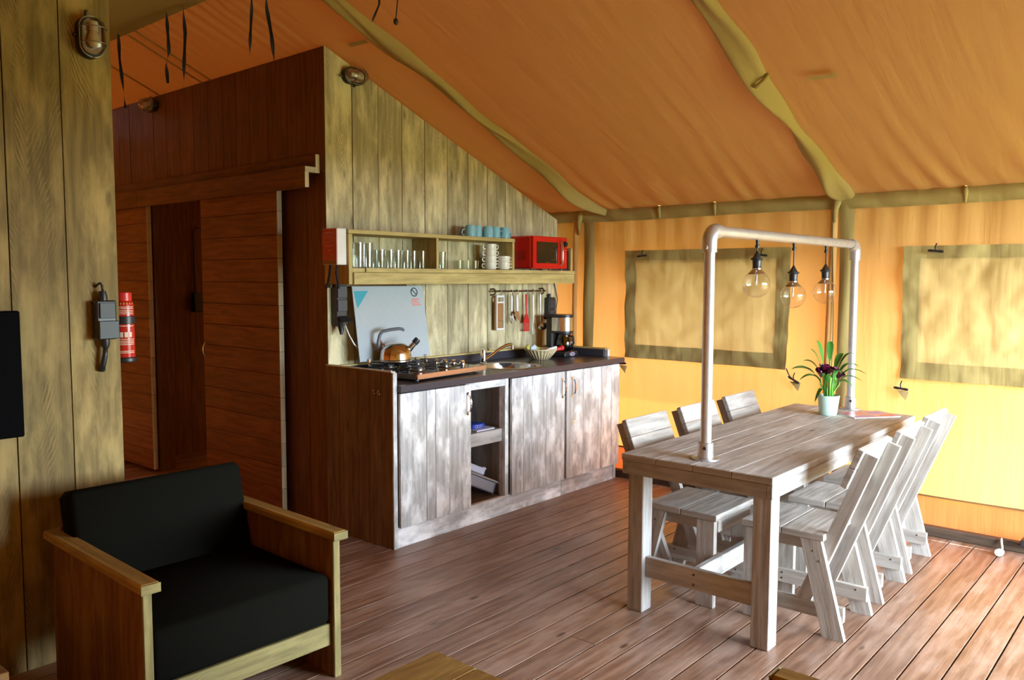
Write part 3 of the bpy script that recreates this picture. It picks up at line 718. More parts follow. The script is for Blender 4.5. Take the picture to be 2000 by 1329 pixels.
part(gr, 'frame', MB().b6(4.562, 4.572, 4.088, 4.102, 1.163, 1.425).b6(4.640, 4.650, 4.088, 4.102, 1.163, 1.425).b6(4.572, 4.64, 4.088, 4.102, 1.163, 1.178).b6(4.572, 4.64, 4.088, 4.102, 1.408, 1.425).b6(4.572, 4.64, 4.088, 4.102, 1.365, 1.377), WHITE)
part(gr, 'plate', MB().b6(4.572, 4.64, 4.094, 4.098, 1.235, 1.365, .001), BROWNP, label='tan printed plate')
part(gr, 'plate', MB().b6(4.572, 4.64, 4.0935, 4.0975, 1.178, 1.234, .001), STEEL)
part(gr, 'side_rail', MB().b6(4.553, 4.562, 4.094, 4.112, 1.165, 1.415), BROWNP)
def hang(name, lab, cat, x, mk, dy=0):
    t = thing(name, lab, cat, (x, 4.095+dy, 1.15)); mk(t, x, 4.095+dy); return t
def whisk(t, x, yy):
    part(t, 'handle', MB().tube([(x, yy, 1.43), (x, yy, 1.40), (x, yy, 1.30)], [.006, .011, .009], 10), WHITE, .7)
    m = MB()
    for k in range(5):
        a = math.pi*k/5; c, s = math.cos(a)*.020, math.sin(a)*.014
        m.tube([(x, yy, 1.30), (x+c*.7, yy+s*.7, 1.27), (x+c, yy+s, 1.235), (x, yy, 1.208), (x-c, yy-s, 1.235), (x-c*.7, yy-s*.7, 1.27), (x, yy, 1.30)], .0016, 5)
    part(t, 'wires', m, STEEL, 0)
hang('whisk', 'white handled whisk hanging beside the grater', 'whisk', 4.737, whisk)
def spat(t, x, yy):
    part(t, 'handle', MB().tube([(x, yy, 1.43), (x, yy, 1.39), (x+.004, yy, 1.30)], [.006, .012, .010], 10), WHITE, .7)
    part(t, 'blade', MB().prism([(x-.012, yy, 1.30), (x+.020, yy, 1.30), (x+.05, yy, 1.215), (x-.03, yy, 1.268)], (0, .004, 0), (0, 0, 1)), BROWNP)
hang('cake_slice', 'white handled slice with a broad tan blade on the utensil rail', 'spatula', 4.80, spat)
def redsp(t, x, yy):
    part(t, 'handle', MB().tube([(x, yy, 1.425), (x, yy, 1.37), (x, yy, 1.27)], [.010, .009, .006], 10), SKIN_RED, .7)
    m = MB(); m.prism([(x-.012, yy-.003, 1.275), (x+.012, yy-.003, 1.275), (x+.034, yy-.003, 1.215), (x+.034, yy-.003, 1.205), (x-.034, yy-.003, 1.205), (x-.034, yy-.003, 1.215)], (0, .005, 0), (0, 0, 1))
    for k in range(5): m.b6(x-.034+.0148*k, x-.0255+.0148*k, yy-.003, yy+.002, 1.15, 1.206, .001)
    m.b6(x-.034, x+.034, yy-.003, yy+.002, 1.140, 1.151, .001)
    part(t, 'blade', m, SKIN_RED)
hang('slotted_turner', 'red slotted turner hanging on the utensil rail', 'spatula', 4.915, redsp)
def fork(t, x, yy):
    part(t, 'handle', MB().tube([(x, yy, 1.43), (x, yy, 1.40), (x+.004, yy, 1.26), (x+.004, yy, 1.20)], [.005, .008, .006, .004], 8), WHITECER, .7)
    m = MB()
    for s in (-1, 1): m.tube([(x+.004, yy, 1.205), (x+.004+.010*s, yy, 1.185), (x+.004+.010*s, yy-.004, 1.115)], .0025, 6)
    part(t, 'tines', m, STEEL, .7)
hang('carving_fork', 'pale handled meat fork hanging next to the ladle', 'fork', 4.995, fork)
def ladle(t, x, yy):
    part(t, 'handle', MB().tube([(x, yy, 1.43), (x, yy, 1.36), (x+.004, yy-.004, 1.21), (x+.002, yy-.02, 1.185)], [.007, .008, .005, .005], 8), STEEL, .7)
    part(t, 'bowl', MB().lathe([(.004, -.032), (.024, -.026), (.037, -.008), (.040, .008), (.038, .008), (.034, -.006), (.02, -.022), (.002, -.027)], 24, (x, yy-.03, 1.172), Matrix.Rotation(R(-35), 3, 'X')), STEEL, .8)
hang('ladle', 'steel ladle hanging last on the utensil rail', 'ladle', 5.085, ladle)

# wall sockets
def socket(name, lab, x, z, n, flap, yw=4.14, plug=True):
    t = thing(name, lab, 'socket', (x, yw-.03, z))
    part(t, 'housing', MB().b6(x-.042, x+.042, yw-.052, yw, z, z+.084*n+.01, .006), BLACK)
    for k in range(n):
        if flap == k:
            part(t, 'cover', MB().box((x+.005, yw-.075, z+.084*k+.045), (.075, .006, .075), Matrix.Rotation(R(-58), 3, 'X'), .002), BLACK)
        else:
            part(t, 'cover', MB().b6(x-.035, x+.037, yw-.060, yw-.05, z+.084*k+.006, z+.084*k+.078, .004), plain('socket_cover', (.035, .037, .042), .45))
    part(t, 'cable_gland', MB().lathe([(.013, 0), (.013, .02), (.009, .03)], 12, (x-.005, yw-.025, z+.084*n+.01)), BLACK, .6)
    return t
s1 = socket('wall_socket', 'black triple wall socket left of the hob with its bottom cover open', 3.135, 1.255, 3, 0)
part(s1, 'plug', MB().tube([(3.12, 4.09, 1.27), (3.115, 4.07, 1.235), (3.11, 4.065, 1.205)], [.020, .018, .008], 10), BLACK, .7)
s2 = socket('wall_socket', 'black wall socket above the coffee maker', 5.235, 1.22, 2, None)
part(s2, 'cable', MB().tube([(5.23, 4.112, 1.415), (5.228, 4.115, 1.47), (5.225, 4.12, 1.52)], .005, 6), WHITE, 0)
single('hob_cord', MB().tube([(3.14, 4.065, 1.262), (3.165, 4.06, 1.20), (3.20, 4.055, 1.14), (3.245, 4.05, 1.10), (3.285, 4.048, 1.078)], .0045, 8), WHITE, 'white cord curving from the open socket down to the hob', 'cord', (3.14, 4.065, 1.078), smooth=0)
part(cm, 'power_cord', MB().tube([(5.31, 4.128, 1.51), (5.335, 4.128, 1.44), (5.342, 4.12, 1.38), (5.325, 4.12, 1.30), (5.318, 4.12, 1.22), (5.25, 4.06, 1.05), (5.19, 3.99, .98)], .004, 6), BLACK, 0)

# ---------------------------------------------------------------- wall shelf and what stands on it
sh = thing('wall_shelf', 'pale wooden wall shelf with compartments above the kitchen', 'shelf', (4.16, 4.02, 1.513))
part(sh, 'end_panel', MB().b6(3.047, 3.075, 3.902, 4.138, 1.513, 1.812, .002, 2), SHELFW)
part(sh, 'top_board', MB().b6(3.047, 4.552, 3.902, 4.138, 1.813, 1.838, .002), SHELFW)
part(sh, 'shelf_board', MB().b6(3.076, 5.29, 3.905, 4.138, 1.584, 1.610, .002), SHELFW)
part(sh, 'front_lip', MB().b6(3.17, 5.255, 3.893, 3.904, 1.587, 1.612, .002), SHELFW)
part(sh, 'fascia', MB().b6(3.076, 5.262, 3.890, 3.912, 1.513, 1.583, .002), SHELFW)
part(sh, 'divider', MB().b6(3.765, 3.787, 3.905, 4.138, 1.611, 1.812, .002, 2), SHELFW)
part(sh, 'divider', MB().b6(4.528, 4.551, 3.905, 4.138, 1.611, 1.812, .002, 2), SHELFW)
part(sh, 'end_frame', MB().b6(5.232, 5.255, 3.905, 3.93, 1.611, 1.79, .002).b6(5.232, 5.255, 4.11, 4.138, 1.611, 1.79, .002).b6(5.232, 5.255, 3.93, 4.11, 1.765, 1.79, .002), SHELFW)
part(sh, 'end_panel', MB().b6(5.238, 5.25, 3.93, 4.11, 1.611, 1.765, .001), GREY)
part(sh, 'back_lip', MB().b6(3.076, 3.70, 4.122, 4.134, 1.49, 1.513, .002), RUST)

fb = thing('fire_blanket_box', 'red and white wall box with black pull straps at the shelf end', 'box', (3.0, 4.0, 1.628))
part(fb, 'case', MB().b6(2.975, 3.045, 3.918, 4.06, 1.628, 1.842, .004), WHITE)
part(fb, 'red_label', MB().b6(2.9725, 2.975, 3.922, 4.056, 1.655, 1.838, .001), EXTRED, label='red printed face')
m = MB()
for k, (a, b) in enumerate(((.02, .115), (.03, .105), (.03, .105), (.03, .105), (.045, .09))): m.b6(2.9718, 2.9725, 3.922+a, 3.922+b, 1.815-.026*k, 1.821-.026*k, .0003)
m.tube([(2.972, 3.965, 1.675), (2.972, 3.972, 1.69), (2.972, 3.98, 1.675)], .002, 5); m.tube([(2.972, 4.01, 1.675), (2.972, 4.017, 1.69), (2.972, 4.025, 1.675)], .002, 5)
part(fb, 'print', m, PINK, kind='stuff')
part(fb, 'bottom_band', MB().b6(2.9725, 2.975, 3.922, 4.056, 1.630, 1.655, .001), BROWNP)
for yy, w in ((4.03, -.03), (3.965, .025)):
    part(fb, 'strap', MB().tube([(3.01, yy, 1.63), (3.008, yy+.005, 1.58), (3.005, yy-w*.6, 1.52), (3.0, yy-w, 1.49)], [.007, .008, .009, .008], 6), STRAP, .6)

# microwave
mwv = thing('microwave', 'glossy red microwave oven on the wall shelf', 'microwave', (4.92, 3.99, 1.612))
part(mwv, 'case', MB().b6(4.712, 5.132, 3.885, 4.125, 1.624, 1.868, .010), REDPL)
dr = part(mwv, 'door', MB().b6(4.714, 5.05, 3.862, 3.884, 1.627, 1.866, .008), REDPL)
part(dr, 'window', MB().b6(4.752, 5.008, 3.859, 3.863, 1.665, 1.825, .002), OVENW)
part(dr, 'handle', MB().tube([(5.036, 3.86, 1.832), (5.036, 3.84, 1.825), (5.034, 3.834, 1.79), (5.034, 3.834, 1.70), (5.036, 3.84, 1.663), (5.036, 3.86, 1.656)], .009, 10), plain('rosy_chrome', (.85, .55, .5), .12, 1), .7)
part(dr, 'badge', MB().b6(4.858, 4.892, 3.857, 3.8592, 1.669, 1.674, .0005), CHROME)
cp = part(mwv, 'control_panel', MB().b6(5.052, 5.130, 3.864, 3.884, 1.627, 1.866, .006), REDPL)
part(cp, 'dial', MB().lathe([(.021, 0), (.021, .010), (.017, .018), (.001, .019)], 20, (5.098, 3.864, 1.815), Matrix.Rotation(R(90), 3, 'X')), BLACK, .6)
m = MB()
for i in range(5):
    for j in range(2): m.b6(5.068+.026*j, 5.088+.026*j, 3.861, 3.865, 1.68+.02*i, 1.692+.02*i, .001)
part(cp, 'buttons', m, plain('red_button', (.75, .06, .05), .3))
m = MB()
for i in range(6): m.b6(4.7112, 4.7125, 3.93, 4.03, 1.69+.012*i, 1.694+.012*i, .0003)
part(mwv, 'vent_slots', m, plain('dark_red', (.2, .005, .005), .4))
for fx in (4.74, 5.10):
    for fy in (3.90, 4.10): part(mwv, 'foot', MB().lathe([(.012, 1.612), (.012, 1.625)], 10, (fx, fy, 0)), BLACK)

# blue mugs upside down on the shelf top
def mug(name, lab, x, yy, z, ang, group, h=.082, r0=.034, r1=.040, mat=BLUECER):
    t = thing(name, lab, 'mug', (x, yy, z), ang, group, local=True)
    part(t, 'body', MB().lathe([(r1-.004, .004), (r1, 0), (r1, .004), (r1-.001, .02), (r0+.002, h-.012), (r0-.004, h), (.001, h)], 24), mat, .7)
    part(t, 'handle', MB().tube([(r1-.003, 0, .016), (r1+.016, 0, .013), (r1+.024, 0, .030), (r1+.017, 0, .049), (r1-.005, 0, .052)], .005, 8), mat, .8)
    return t
G = 'pale blue mugs upside down on the shelf top'
ml = ['leftmost pale blue mug, upside down on the shelf, handle to the left', 'second pale blue mug from the left on the shelf top', 'middle pale blue mug upside down on the shelf top',
      'fourth pale blue mug from the left on the shelf top', 'pale blue mug nearest the red microwave, handle to the right']
mp = mug('mug', ml[0], 4.165, 3.98, 1.838, R(150), G)
for (x, yy, a), l in zip(((4.25, 4.0, 80), (4.338, 3.975, 80), (4.422, 3.98, -62), (4.506, 3.965, -10)), ml[1:]): copy_thing(mp, (x, yy, 1.838), R(a), l)
# white stacked two-handled cups
def cup(name, lab, x, yy, z, ang, group):
    t = thing(name, lab, 'cup', (x, yy, z), ang, group, local=True)
    part(t, 'body', MB().lathe([(.030, 0), (.038, .004), (.043, .018), (.044, .052), (.041, .052), (.040, .020), (.034, .006), (.001, .005)], 24), WHITECER, .7)
    for s in (-1, 1): part(t, 'handle', MB().tube([(s*.042, 0, .042), (s*.060, 0, .042), (s*.064, 0, .030), (s*.058, 0, .017), (s*.042, 0, .015)], .0045, 7), WHITECER, .8)
    return t
names4 = ['bottom', 'second from bottom', 'third from bottom', 'top']
c0 = None
for i in range(4):
    l = 'white soup cup with two handles, %s of the tall stack' % names4[i]
    if c0 is None: c0 = cup('soup_cup', l, 4.395, 4.0, 1.612, R(-30), 'stacked white soup cups')
    else: copy_thing(c0, (4.395, 4.0, 1.612+.0445*i), R(-30+4*i), l)
for i in range(2): copy_thing(c0, (4.478, 3.945, 1.613+.0455*i), R(-30+5*i), 'white soup cup with two handles, %s of the short stack' % ('bottom', 'top')[i])
# glasses
def glass(name, lab, x, yy, h, rad, group, mat=GLASS):
    o = single(name, MB().lathe([(rad*.82, 0), (rad*.86, .001), (rad, h), (rad-.002, h), (rad*.82, .008), (.001, .007)], 20), mat, lab, 'glass', (x, yy, 1.612), group, .7, local=True)
    return o
def place(proto, spots, group):
    for x, yy, l in spots:
        c = proto.copy(); COL.objects.link(c); c.location = (x, yy, proto.location.z); c['label'] = l
tg = glass('tall_glass', 'tall clear glass at the left end of the shelf, front', 3.185, 3.985, .155, .033, 'tall glasses on the shelf')
place(tg, [(3.262, 3.99, 'tall clear glass second from the left end of the shelf'), (3.20, 4.07, 'tall clear glass standing at the back of the left shelf end'), (3.285, 4.075, 'tall clear glass at the back, second along the shelf')], '')
tb = glass('tumbler', 'straight clear tumbler, first after the tall glasses', 3.345, 3.97, .115, .031, 'tumblers on the shelf')
ords = ['second', 'third', 'fourth', 'fifth', 'sixth', 'seventh']
place(tb, [(3.415+.068*i, 3.965+.01*(i % 2), 'straight clear tumbler, %s after the tall glasses' % ords[i]) for i in range(5)], '')
place(tb, [(3.375+.07*i, 4.06, 'clear tumbler in the back row, %s from the left' % ('first', 'second', 'third', 'fourth')[i]) for i in range(4)], '')
sg_ = glass('stemless_glass', 'round bellied clear glass at the far left of the shelf', 3.115, 3.955, .075, .036, 'round glasses on the shelf')
place(sg_, [(3.81+.0, 3.96, 'round bellied clear glass just right of the shelf divider')], '')
place(tb, [(3.875, 3.97, 'clear tumbler in the middle compartment, left'), (3.93, 4.03, 'clear tumbler in the middle compartment, behind')], '')
lw = glass('low_glass', 'low clear glass left of the stacked soup cups', 4.04, 3.975, .062, .036, 'low glasses on the shelf')
place(lw, [(4.12, 3.975, 'low clear glass in the middle of the compartment'), (4.20, 3.98, 'low clear glass nearest the tall cup stack')], '')
gs = thing('glass_bowl', 'cut glass bowl among the glasses by the divider', 'bowl', (3.712, 4.075, 1.612))
part(gs, 'bowl', MB().lathe([(.028, 0), (.036, .03), (.046, .085), (.043, .085), (.033, .032), (.001, .012)], 24, (3.712, 4.075, 1.612)), GLASS, .7)

# things in the open bay
dish = thing('oven_dish', 'blue patterned white dish on the cabinet bay shelf', 'dish', (3.868, 3.66, .567))
part(dish, 'dish', MB().box((3.868, 3.66, .572), (.17, .20, .010), None, .004), LILAC)
part(dish, 'cloth', MB().box((3.850, 3.67, .592), (.12, .13, .030), None, .012), BLUEP, label='blue printed cloth')
m = MB()
for k in range(6):
    t0 = k*1.05; m.tube([(3.825+.022*(k % 3)+.010*math.cos(t), 3.604, .592+.009*math.sin(t)) for t in [t0+i*.5 for i in range(8)]], .0012, 4)
part(dish, 'scroll_print', m, LILAC, 0)
single('mixing_bowl', MB().lathe([(.04, 0), (.055, .01), (.08, .06), (.09, .12), (.087, .12), (.076, .06), (.045, .012), (.001, .01)], 28, (3.915, 3.86, .567)), thin_glass('blue_glass', (.45, .62, .72), 1.4, 1.2), 'bluish glass bowl at the back of the cabinet bay shelf', 'bowl', (3.915, 3.86, .567), smooth=.7)
ct = thing('cutlery_crate', 'grey plastic crate tipped on edge in the cabinet bay', 'crate', (3.86, 3.70, .12))
rm = Matrix.Rotation(R(24), 3, 'Y')
part(ct, 'tub', MB().box((3.862, 3.70, .215), (.27, .24, .075), rm, .008), GREY)
part(ct, 'rim', MB().box((3.872, 3.70, .255), (.30, .27, .012), rm, .004), plain('grey_rim', (.36, .31, .29), .5))
part(ct, 'corner_post', MB().box((3.972, 3.59, .165), (.02, .02, .085), rm, .004), plain('dark_grey', (.10, .10, .12), .5))
tr = thing('white_tray', 'white lidded tray leaning on the grey crate in the cabinet bay', 'tray', (3.82, 3.72, .28))
part(tr, 'tray', MB().box((3.825, 3.72, .318), (.22, .20, .045), rm, .006), LILAC)
part(tr, 'grip', MB().tube([(3.915, 3.64, .30), (3.952, 3.645, .288), (3.960, 3.69, .285), (3.952, 3.74, .288), (3.92, 3.75, .30)], .009, 8), LILAC, .7)

# ---------------------------------------------------------------- dining table, pipe frame, bulbs
tbl = thing('dining_table', 'long grey driftwood dining table under the hanging bulbs', 'table', (4.185, 1.70, 0))
ys = [1.335, 1.518, 1.70, 1.884, 2.065]
for i in range(4): part(tbl, 'top_plank', MB().b6(3.168, 5.205, ys[i]+.001, ys[i+1]-.001, .715, .745, .003, 0), TABW)
for xx in (3.172, 5.172): part(tbl, 'end_apron', MB().b6(xx, xx+.028, 1.365, 2.052, .652, .714, .003, 1), TABW)
for yy in (1.338, 2.034): part(tbl, 'side_apron', MB().b6(3.172, 5.2, yy, yy+.027, .652, .714, .003, 0), TABW)
for xx in (3.202, 5.09):
    for yy in (1.352, 1.964): part(tbl, 'leg', MB().b6(xx, xx+.082, yy, yy+.082, 0, .652, .004, 2), TABW)
for xx in (3.228, 5.115): part(tbl, 'stretcher', MB().b6(xx, xx+.03, 1.434, 1.964, .165, .262, .003, 1), TABW)
part(tbl, 'long_stretcher', MB().b6(3.258, 5.115, 1.70, 1.73, .172, .262, .003, 0), TABW)
m = MB()
for z in (.19, .235): m.lathe([(.006, 0), (.006, .002), (.001, .003)], 8, (3.228, 1.715, z), Matrix.Rotation(R(-90), 3, 'Y'))
part(tbl, 'screws', m, RUST)

pf = thing('pipe_frame', 'galvanised steel pipe arch standing on the dining table', 'frame', (4.25, 1.712, .745))
PY, PX0, PX1, PZ = 1.712, 3.312, 5.205, 1.762
part(pf, 'upright', MB().tube([(PX0, PY, .76), (PX0, PY, PZ-.07)], .0245, 20), GALV, .6)
part(pf, 'upright', MB().tube([(PX1, PY, .76), (PX1, PY, PZ-.07)], .0245, 20), GALV, .6)
part(pf, 'crossbar', MB().tube([(PX0+.05, PY, PZ), (PX1-.05, PY, PZ)], .0245, 20), GALV, .6)
for px, s in ((PX0, 1), (PX1, -1)):
    pts = [(px, PY, PZ-.095), (px, PY, PZ-.05)]+[(px+s*(.05-.05*math.cos(t)), PY, PZ-.05+.05*math.sin(t)) for t in [math.pi/2*i/6 for i in range(1, 7)]]+[(px+s*.085, PY, PZ)]
    el = part(pf, 'elbow', MB().tube(pts, [.032, .0325]+[.033]*6+[.031], 20), GALV, .6)
    part(el, 'set_screw', MB().tube([(px-s*.028, PY, PZ-.075), (px-s*.043, PY, PZ-.075)], .009, 8), GALV, .6)
    fl = part(pf, 'flange', MB().lathe([(.062, 0), (.062, .007), (.036, .011), (.034, .075), (.031, .078)], 28, (px, PY, .745)), plain('zinc_flange', (.62, .64, .68), .35, .9), .6)
    part(fl, 'set_screw', MB().tube([(px-.028, PY-.01, .80), (px-.04, PY-.014, .80)], .008, 8), BLACK, .6)
def pendant(i, x, zb, zs, lab):
    t = thing('pendant_bulb', lab, 'lamp', (x, PY, zb-.066), 0, 'bare bulbs hanging from the pipe arch')
    part(t, 'cable', MB().tube([(x, PY, PZ-.024), (x, PY, zs+.03)], .0033, 8), BLACK, .7)
    part(t, 'cable_grip', MB().lathe([(.010, PZ-.062), (.011, PZ-.05), (.007, PZ-.045), (.009, PZ-.024)], 12, (x, PY, 0)), BLACK, .7)
    part(t, 'lamp_holder', MB().lathe([(.003, zs+.032), (.010, zs+.018), (.020, zs), (.030, zs-.006), (.031, zs-.010), (.022, zs-.016), (.020, zs-.045), (.022, zs-.052)], 20, (x, PY, 0)), BLACK, .7)
    part(t, 'collar', MB().lathe([(.021, zs-.050), (.021, zs-.058), (.040, zs-.078), (.041, zs-.082)], 20, (x, PY, 0)), STEEL, .7)
    rb = .066; prof = [(.036, zb+.060)]+[(rb*math.sin(a), zb+rb*math.cos(a)) for a in [.60+ (math.pi-.60)*k/14 for k in range(15)]]
    prof[-1] = (.001, zb-rb)
    bl = part(t, 'bulb', MB().lathe(prof, 32, (x, PY, 0)), BULBG, .9)
    part(bl, 'filament', MB().tube([(x, PY, zb+.06), (x, PY, zb+.005)], .004, 8).tube([(x-.012, PY, zb-.005), (x-.006, PY, zb+.02), (x, PY, zb-.008), (x+.006, PY, zb+.02), (x+.012, PY, zb-.005)], .0016, 5), WHITECER, 0)
    return t
pendant(0, 3.80, 1.525, 1.655, 'nearest bare globe bulb hanging from the pipe arch')
pendant(1, 4.252, 1.462, 1.592, 'middle bare globe bulb, hanging lowest from the pipe arch')
pendant(2, 4.715, 1.477, 1.607, 'farthest bare globe bulb hanging from the pipe arch')

# plant
pl = thing('potted_calla', 'purple calla lily in a mint green pot on the dining table', 'plant', (4.89, 1.735, .745))
po = Vector((4.89, 1.735, .745))
part(pl, 'pot', MB().lathe([(.046, 0), (.049, .003), (.063, .118), (.060, .119), (.056, .10), (.001, .095)], 32, po), MINT, .6)
part(pl, 'soil', MB().lathe([(.055, .100), (.001, .104)], 20, po), SOIL)
rn = random.Random(5)
RT = Vector((math.cos(YAW), -math.sin(YAW), 0)); FW = Vector((math.sin(YAW), math.cos(YAW), 0))
def leaf(az, reach, rise, drop, w, wst=.25):
    dr_ = RT*math.cos(az)+FW*math.sin(az); sd = Vector((0, 0, 1)).cross(dr_)
    b0 = po+dr_*.02+Vector((0, 0, .10))
    p1 = b0+dr_*reach*.25+Vector((0, 0, rise)); p2 = b0+dr_*reach+Vector((0, 0, rise-drop))
    def cv(t): return b0*(1-t)**2+p1*2*t*(1-t)+p2*t*t
    m = MB()
    def fn(a, b):
        c = cv(a); ww = .0035 if a < wst else 1.35*w*math.sin(math.pi*min(1, (a-wst)/(1-wst)*.96+.04))**.75+.001
        if a > .995: ww = .0005
        o = (b-.5)*2
        return c+sd*ww*o+Vector((0, 0, abs(o)*ww*.45))
    return m.sheet(fn, 18, 4)
LV = [(3.05, .20, .22, .05, .020, .45), (3.3, .17, .20, .09, .014, .3), (2.7, .09, .25, -.04, .016, .45), (.1, .21, .24, .10, .009, .35), (.35, .20, .26, .08, .011, .35), (-.2, .17, .20, .10, .010, .3),
      (1.2, .10, .30, -.03, .014, .45), (-1.3, .09, .22, .06, .012, .3), (-2.2, .10, .20, .07, .013, .3), (.6, .12, .26, .0, .015, .4), (-.7, .13, .19, .13, .010, .3), (2.2, .07, .28, -.06, .013, .45), (-2.8, .08, .12, .14, .012, .25), (.0, .11, .15, .07, .010, .3), (.2, .15, .30, .04, .009, .4), (2.95, .13, .24, .02, .016, .4)]
for a in LV: part(pl, 'leaf', leaf(*a), LEAF, 0)
for k in range(11):
    a = k*.57; d0 = RT*math.cos(a)+FW*math.sin(a)
    part(pl, 'stem', MB().tube([po+d0*.022+Vector((0, 0, .10)), po+d0*.028+Vector((0, 0, .17)), po+d0*.036+Vector((0, 0, .235))], [.005, .0045, .003], 6), STEM, 0)
for (a, h, rr, tilt) in ((2.95, .258, .050, .75), (1.2, .272, .004, .55), (-.2, .262, .040, .6), (.3, .245, .068, .7), (2.4, .285, .034, .35)):
    b = po+(RT*math.cos(a)+FW*math.sin(a)*.5)*rr; M_ = Matrix.Rotation(tilt, 3, RT) @ Matrix.Rotation(.3*math.cos(a), 3, FW)
    def fl_(u_, v_):
        t = 2*math.pi*u_; rad = .006+.025*v_**1.3; lip = .022*(.5-.5*math.cos(t))*v_**2
        return b+Vector((0, 0, h))+M_ @ Vector((rad*math.cos(t), rad*math.sin(t), -.05+.055*v_+lip))
    fo = part(pl, 'flower', MB().sheet(fl_, 18, 7), PETAL, 0)
    part(fo, 'throat', MB().tube([b+Vector((0, 0, h))+M_ @ Vector((0, 0, -.05)), b+Vector((0, 0, h))+M_ @ Vector((0, 0, -.01)), b+Vector((0, 0, h))+M_ @ Vector((0, -.004, .006))], [.006, .010, .004], 8), PETALP, .8)
    part(pl, 'stem', MB().tube([po+Vector((0, 0, .10)), b+Vector((0, 0, .18)), b+Vector((0, 0, h-.04))], .004, 6), STEM, 0)
mg = thing('magazine', 'glossy folded leaflet lying between the plant and the pipe foot', 'magazine', (5.03, 1.555, .745), R(-38), local=True)
part(mg, 'pages', MB().b6(-.15, .15, -.10, .10, 0, .006, .001), WHITE)
part(mg, 'cover', MB().b6(-.151, .151, -.101, .101, .006, .0075, .0005), PRINT)
m = MB(); m.b6(-.13, .0, -.08, -.05, .0075, .0079, .0001); m.b6(.03, .12, .0, .07, .0075, .0079, .0001)
part(mg, 'blue_print', m, plain('violet_print', (.16, .14, .55), .3))
m = MB(); m.b6(-.13, -.02, .02, .04, .0075, .0079, .0001); m.b6(.04, .13, -.07, -.05, .0075, .0079, .0001)
part(mg, 'red_print', m, SKIN_RED)

# ---------------------------------------------------------------- dining chairs
def dining_chair(lab, group):
    t = thing('dining_chair', lab, 'chair', (0, 0, 0), 0, group, local=True)
    hw, th = .196, .028
    for i in range(2): part(t, 'seat_plank', MB().b6(-hw-.004, hw+.004, .002+.190*i, .189+.190*i, .420, .450, .003, 0), CHW)
    for s in (-1, 1):
        xo, xi = s*hw, s*(hw-th); ex = (-s*th, 0, 0)
        part(t, 'front_leg', MB().b6(min(xo, xi), max(xo, xi), .275, .368, 0, .419, .003, 2), CHW)
        part(t, 'rear_leg', MB().prism([(xo, -.095, 0), (xo, -.002, 0), (xo, .108, .419), (xo, .016, .419)], ex, (0, .25, 1)), CHW)
        x2 = s*(hw-th)
        pt = part(t, 'back_post', MB().prism([(x2, .062, .136), (x2, .127, .136), (x2, -.149, .825), (x2, -.199, .808)], ex, (0, -.39, 1)), CHW)
        part(t, 'foot_rail', MB().prism([(x2, -.078, .07), (x2, .362, .07), (x2, .362, .135), (x2, -.078, .135)], ex, (0, 1, 0)), CHW)
        part(t, 'side_apron', MB().prism([(x2, .07, .365), (x2, .30, .365), (x2, .30, .419), (x2, .07, .419)], ex, (0, 1, 0)), CHW)
        sc = MB()
        for yy, z in ((.32, .09), (.32, .118), (-.03, .118), (.05, .37), (.02, .33)):
            sc.lathe([(.005, 0), (.004, .0015), (.0005, .002)], 7, (xo+s*.0003 if z > .3 else x2-s*(th+.0002), yy, z), Matrix.Rotation(R(90)*(s if z > .3 else -s), 3, 'Y'))
        part(t, 'screws', sc, RUST)
    part(t, 'front_apron', MB().b6(-hw+th, hw-th, .352, .376, .362, .419, .003, 0), CHW)
    # backrest boards lie on the front of the posts
    dirv = Vector((0, -.3725, .928)); nrm = Vector((0, .928, .3725)); mm = Matrix((Vector((1, 0, 0)), nrm, dirv)).transposed()
    p0 = Vector((0, -.149, .825))
    for k in range(2):
        c = p0-dirv*(.047+.093*k-.012)+nrm*.015
        part(t, 'back_board', MB().box(c, (2*hw+.004, .028, .0915), mm, .003, 0), CHW)
    return t
CHW = wood('chair_wood', (.28, .25, .22), (.46, .43, .39), (.60, .58, .55), .6, .6, .5, .4, 50, .35)
G = 'driftwood dining chairs around the table'
rl = ['whitewashed plank chair on the entrance side, nearest the front table leg', 'whitewashed plank chair in the middle of the entrance side', 'whitewashed plank chair on the entrance side, nearest the canvas wall']
ll = ['grey plank chair on the kitchen side, nearest the front pipe upright', 'grey plank chair in the middle of the kitchen side', 'grey plank chair on the kitchen side, nearest the canvas wall']
ch = dining_chair(rl[0], G); ch.location = (3.696, 1.24, 0)
copy_thing(ch, (4.238, 1.243, 0), R(0), rl[1]); copy_thing(ch, (4.760, 1.255, 0), R(0), rl[2])
for x, l, yy in ((3.655, ll[0], 2.103), (4.20, ll[1], 2.10), (4.75, ll[2], 2.105)): copy_thing(ch, (x, yy, 0), R(180), l)

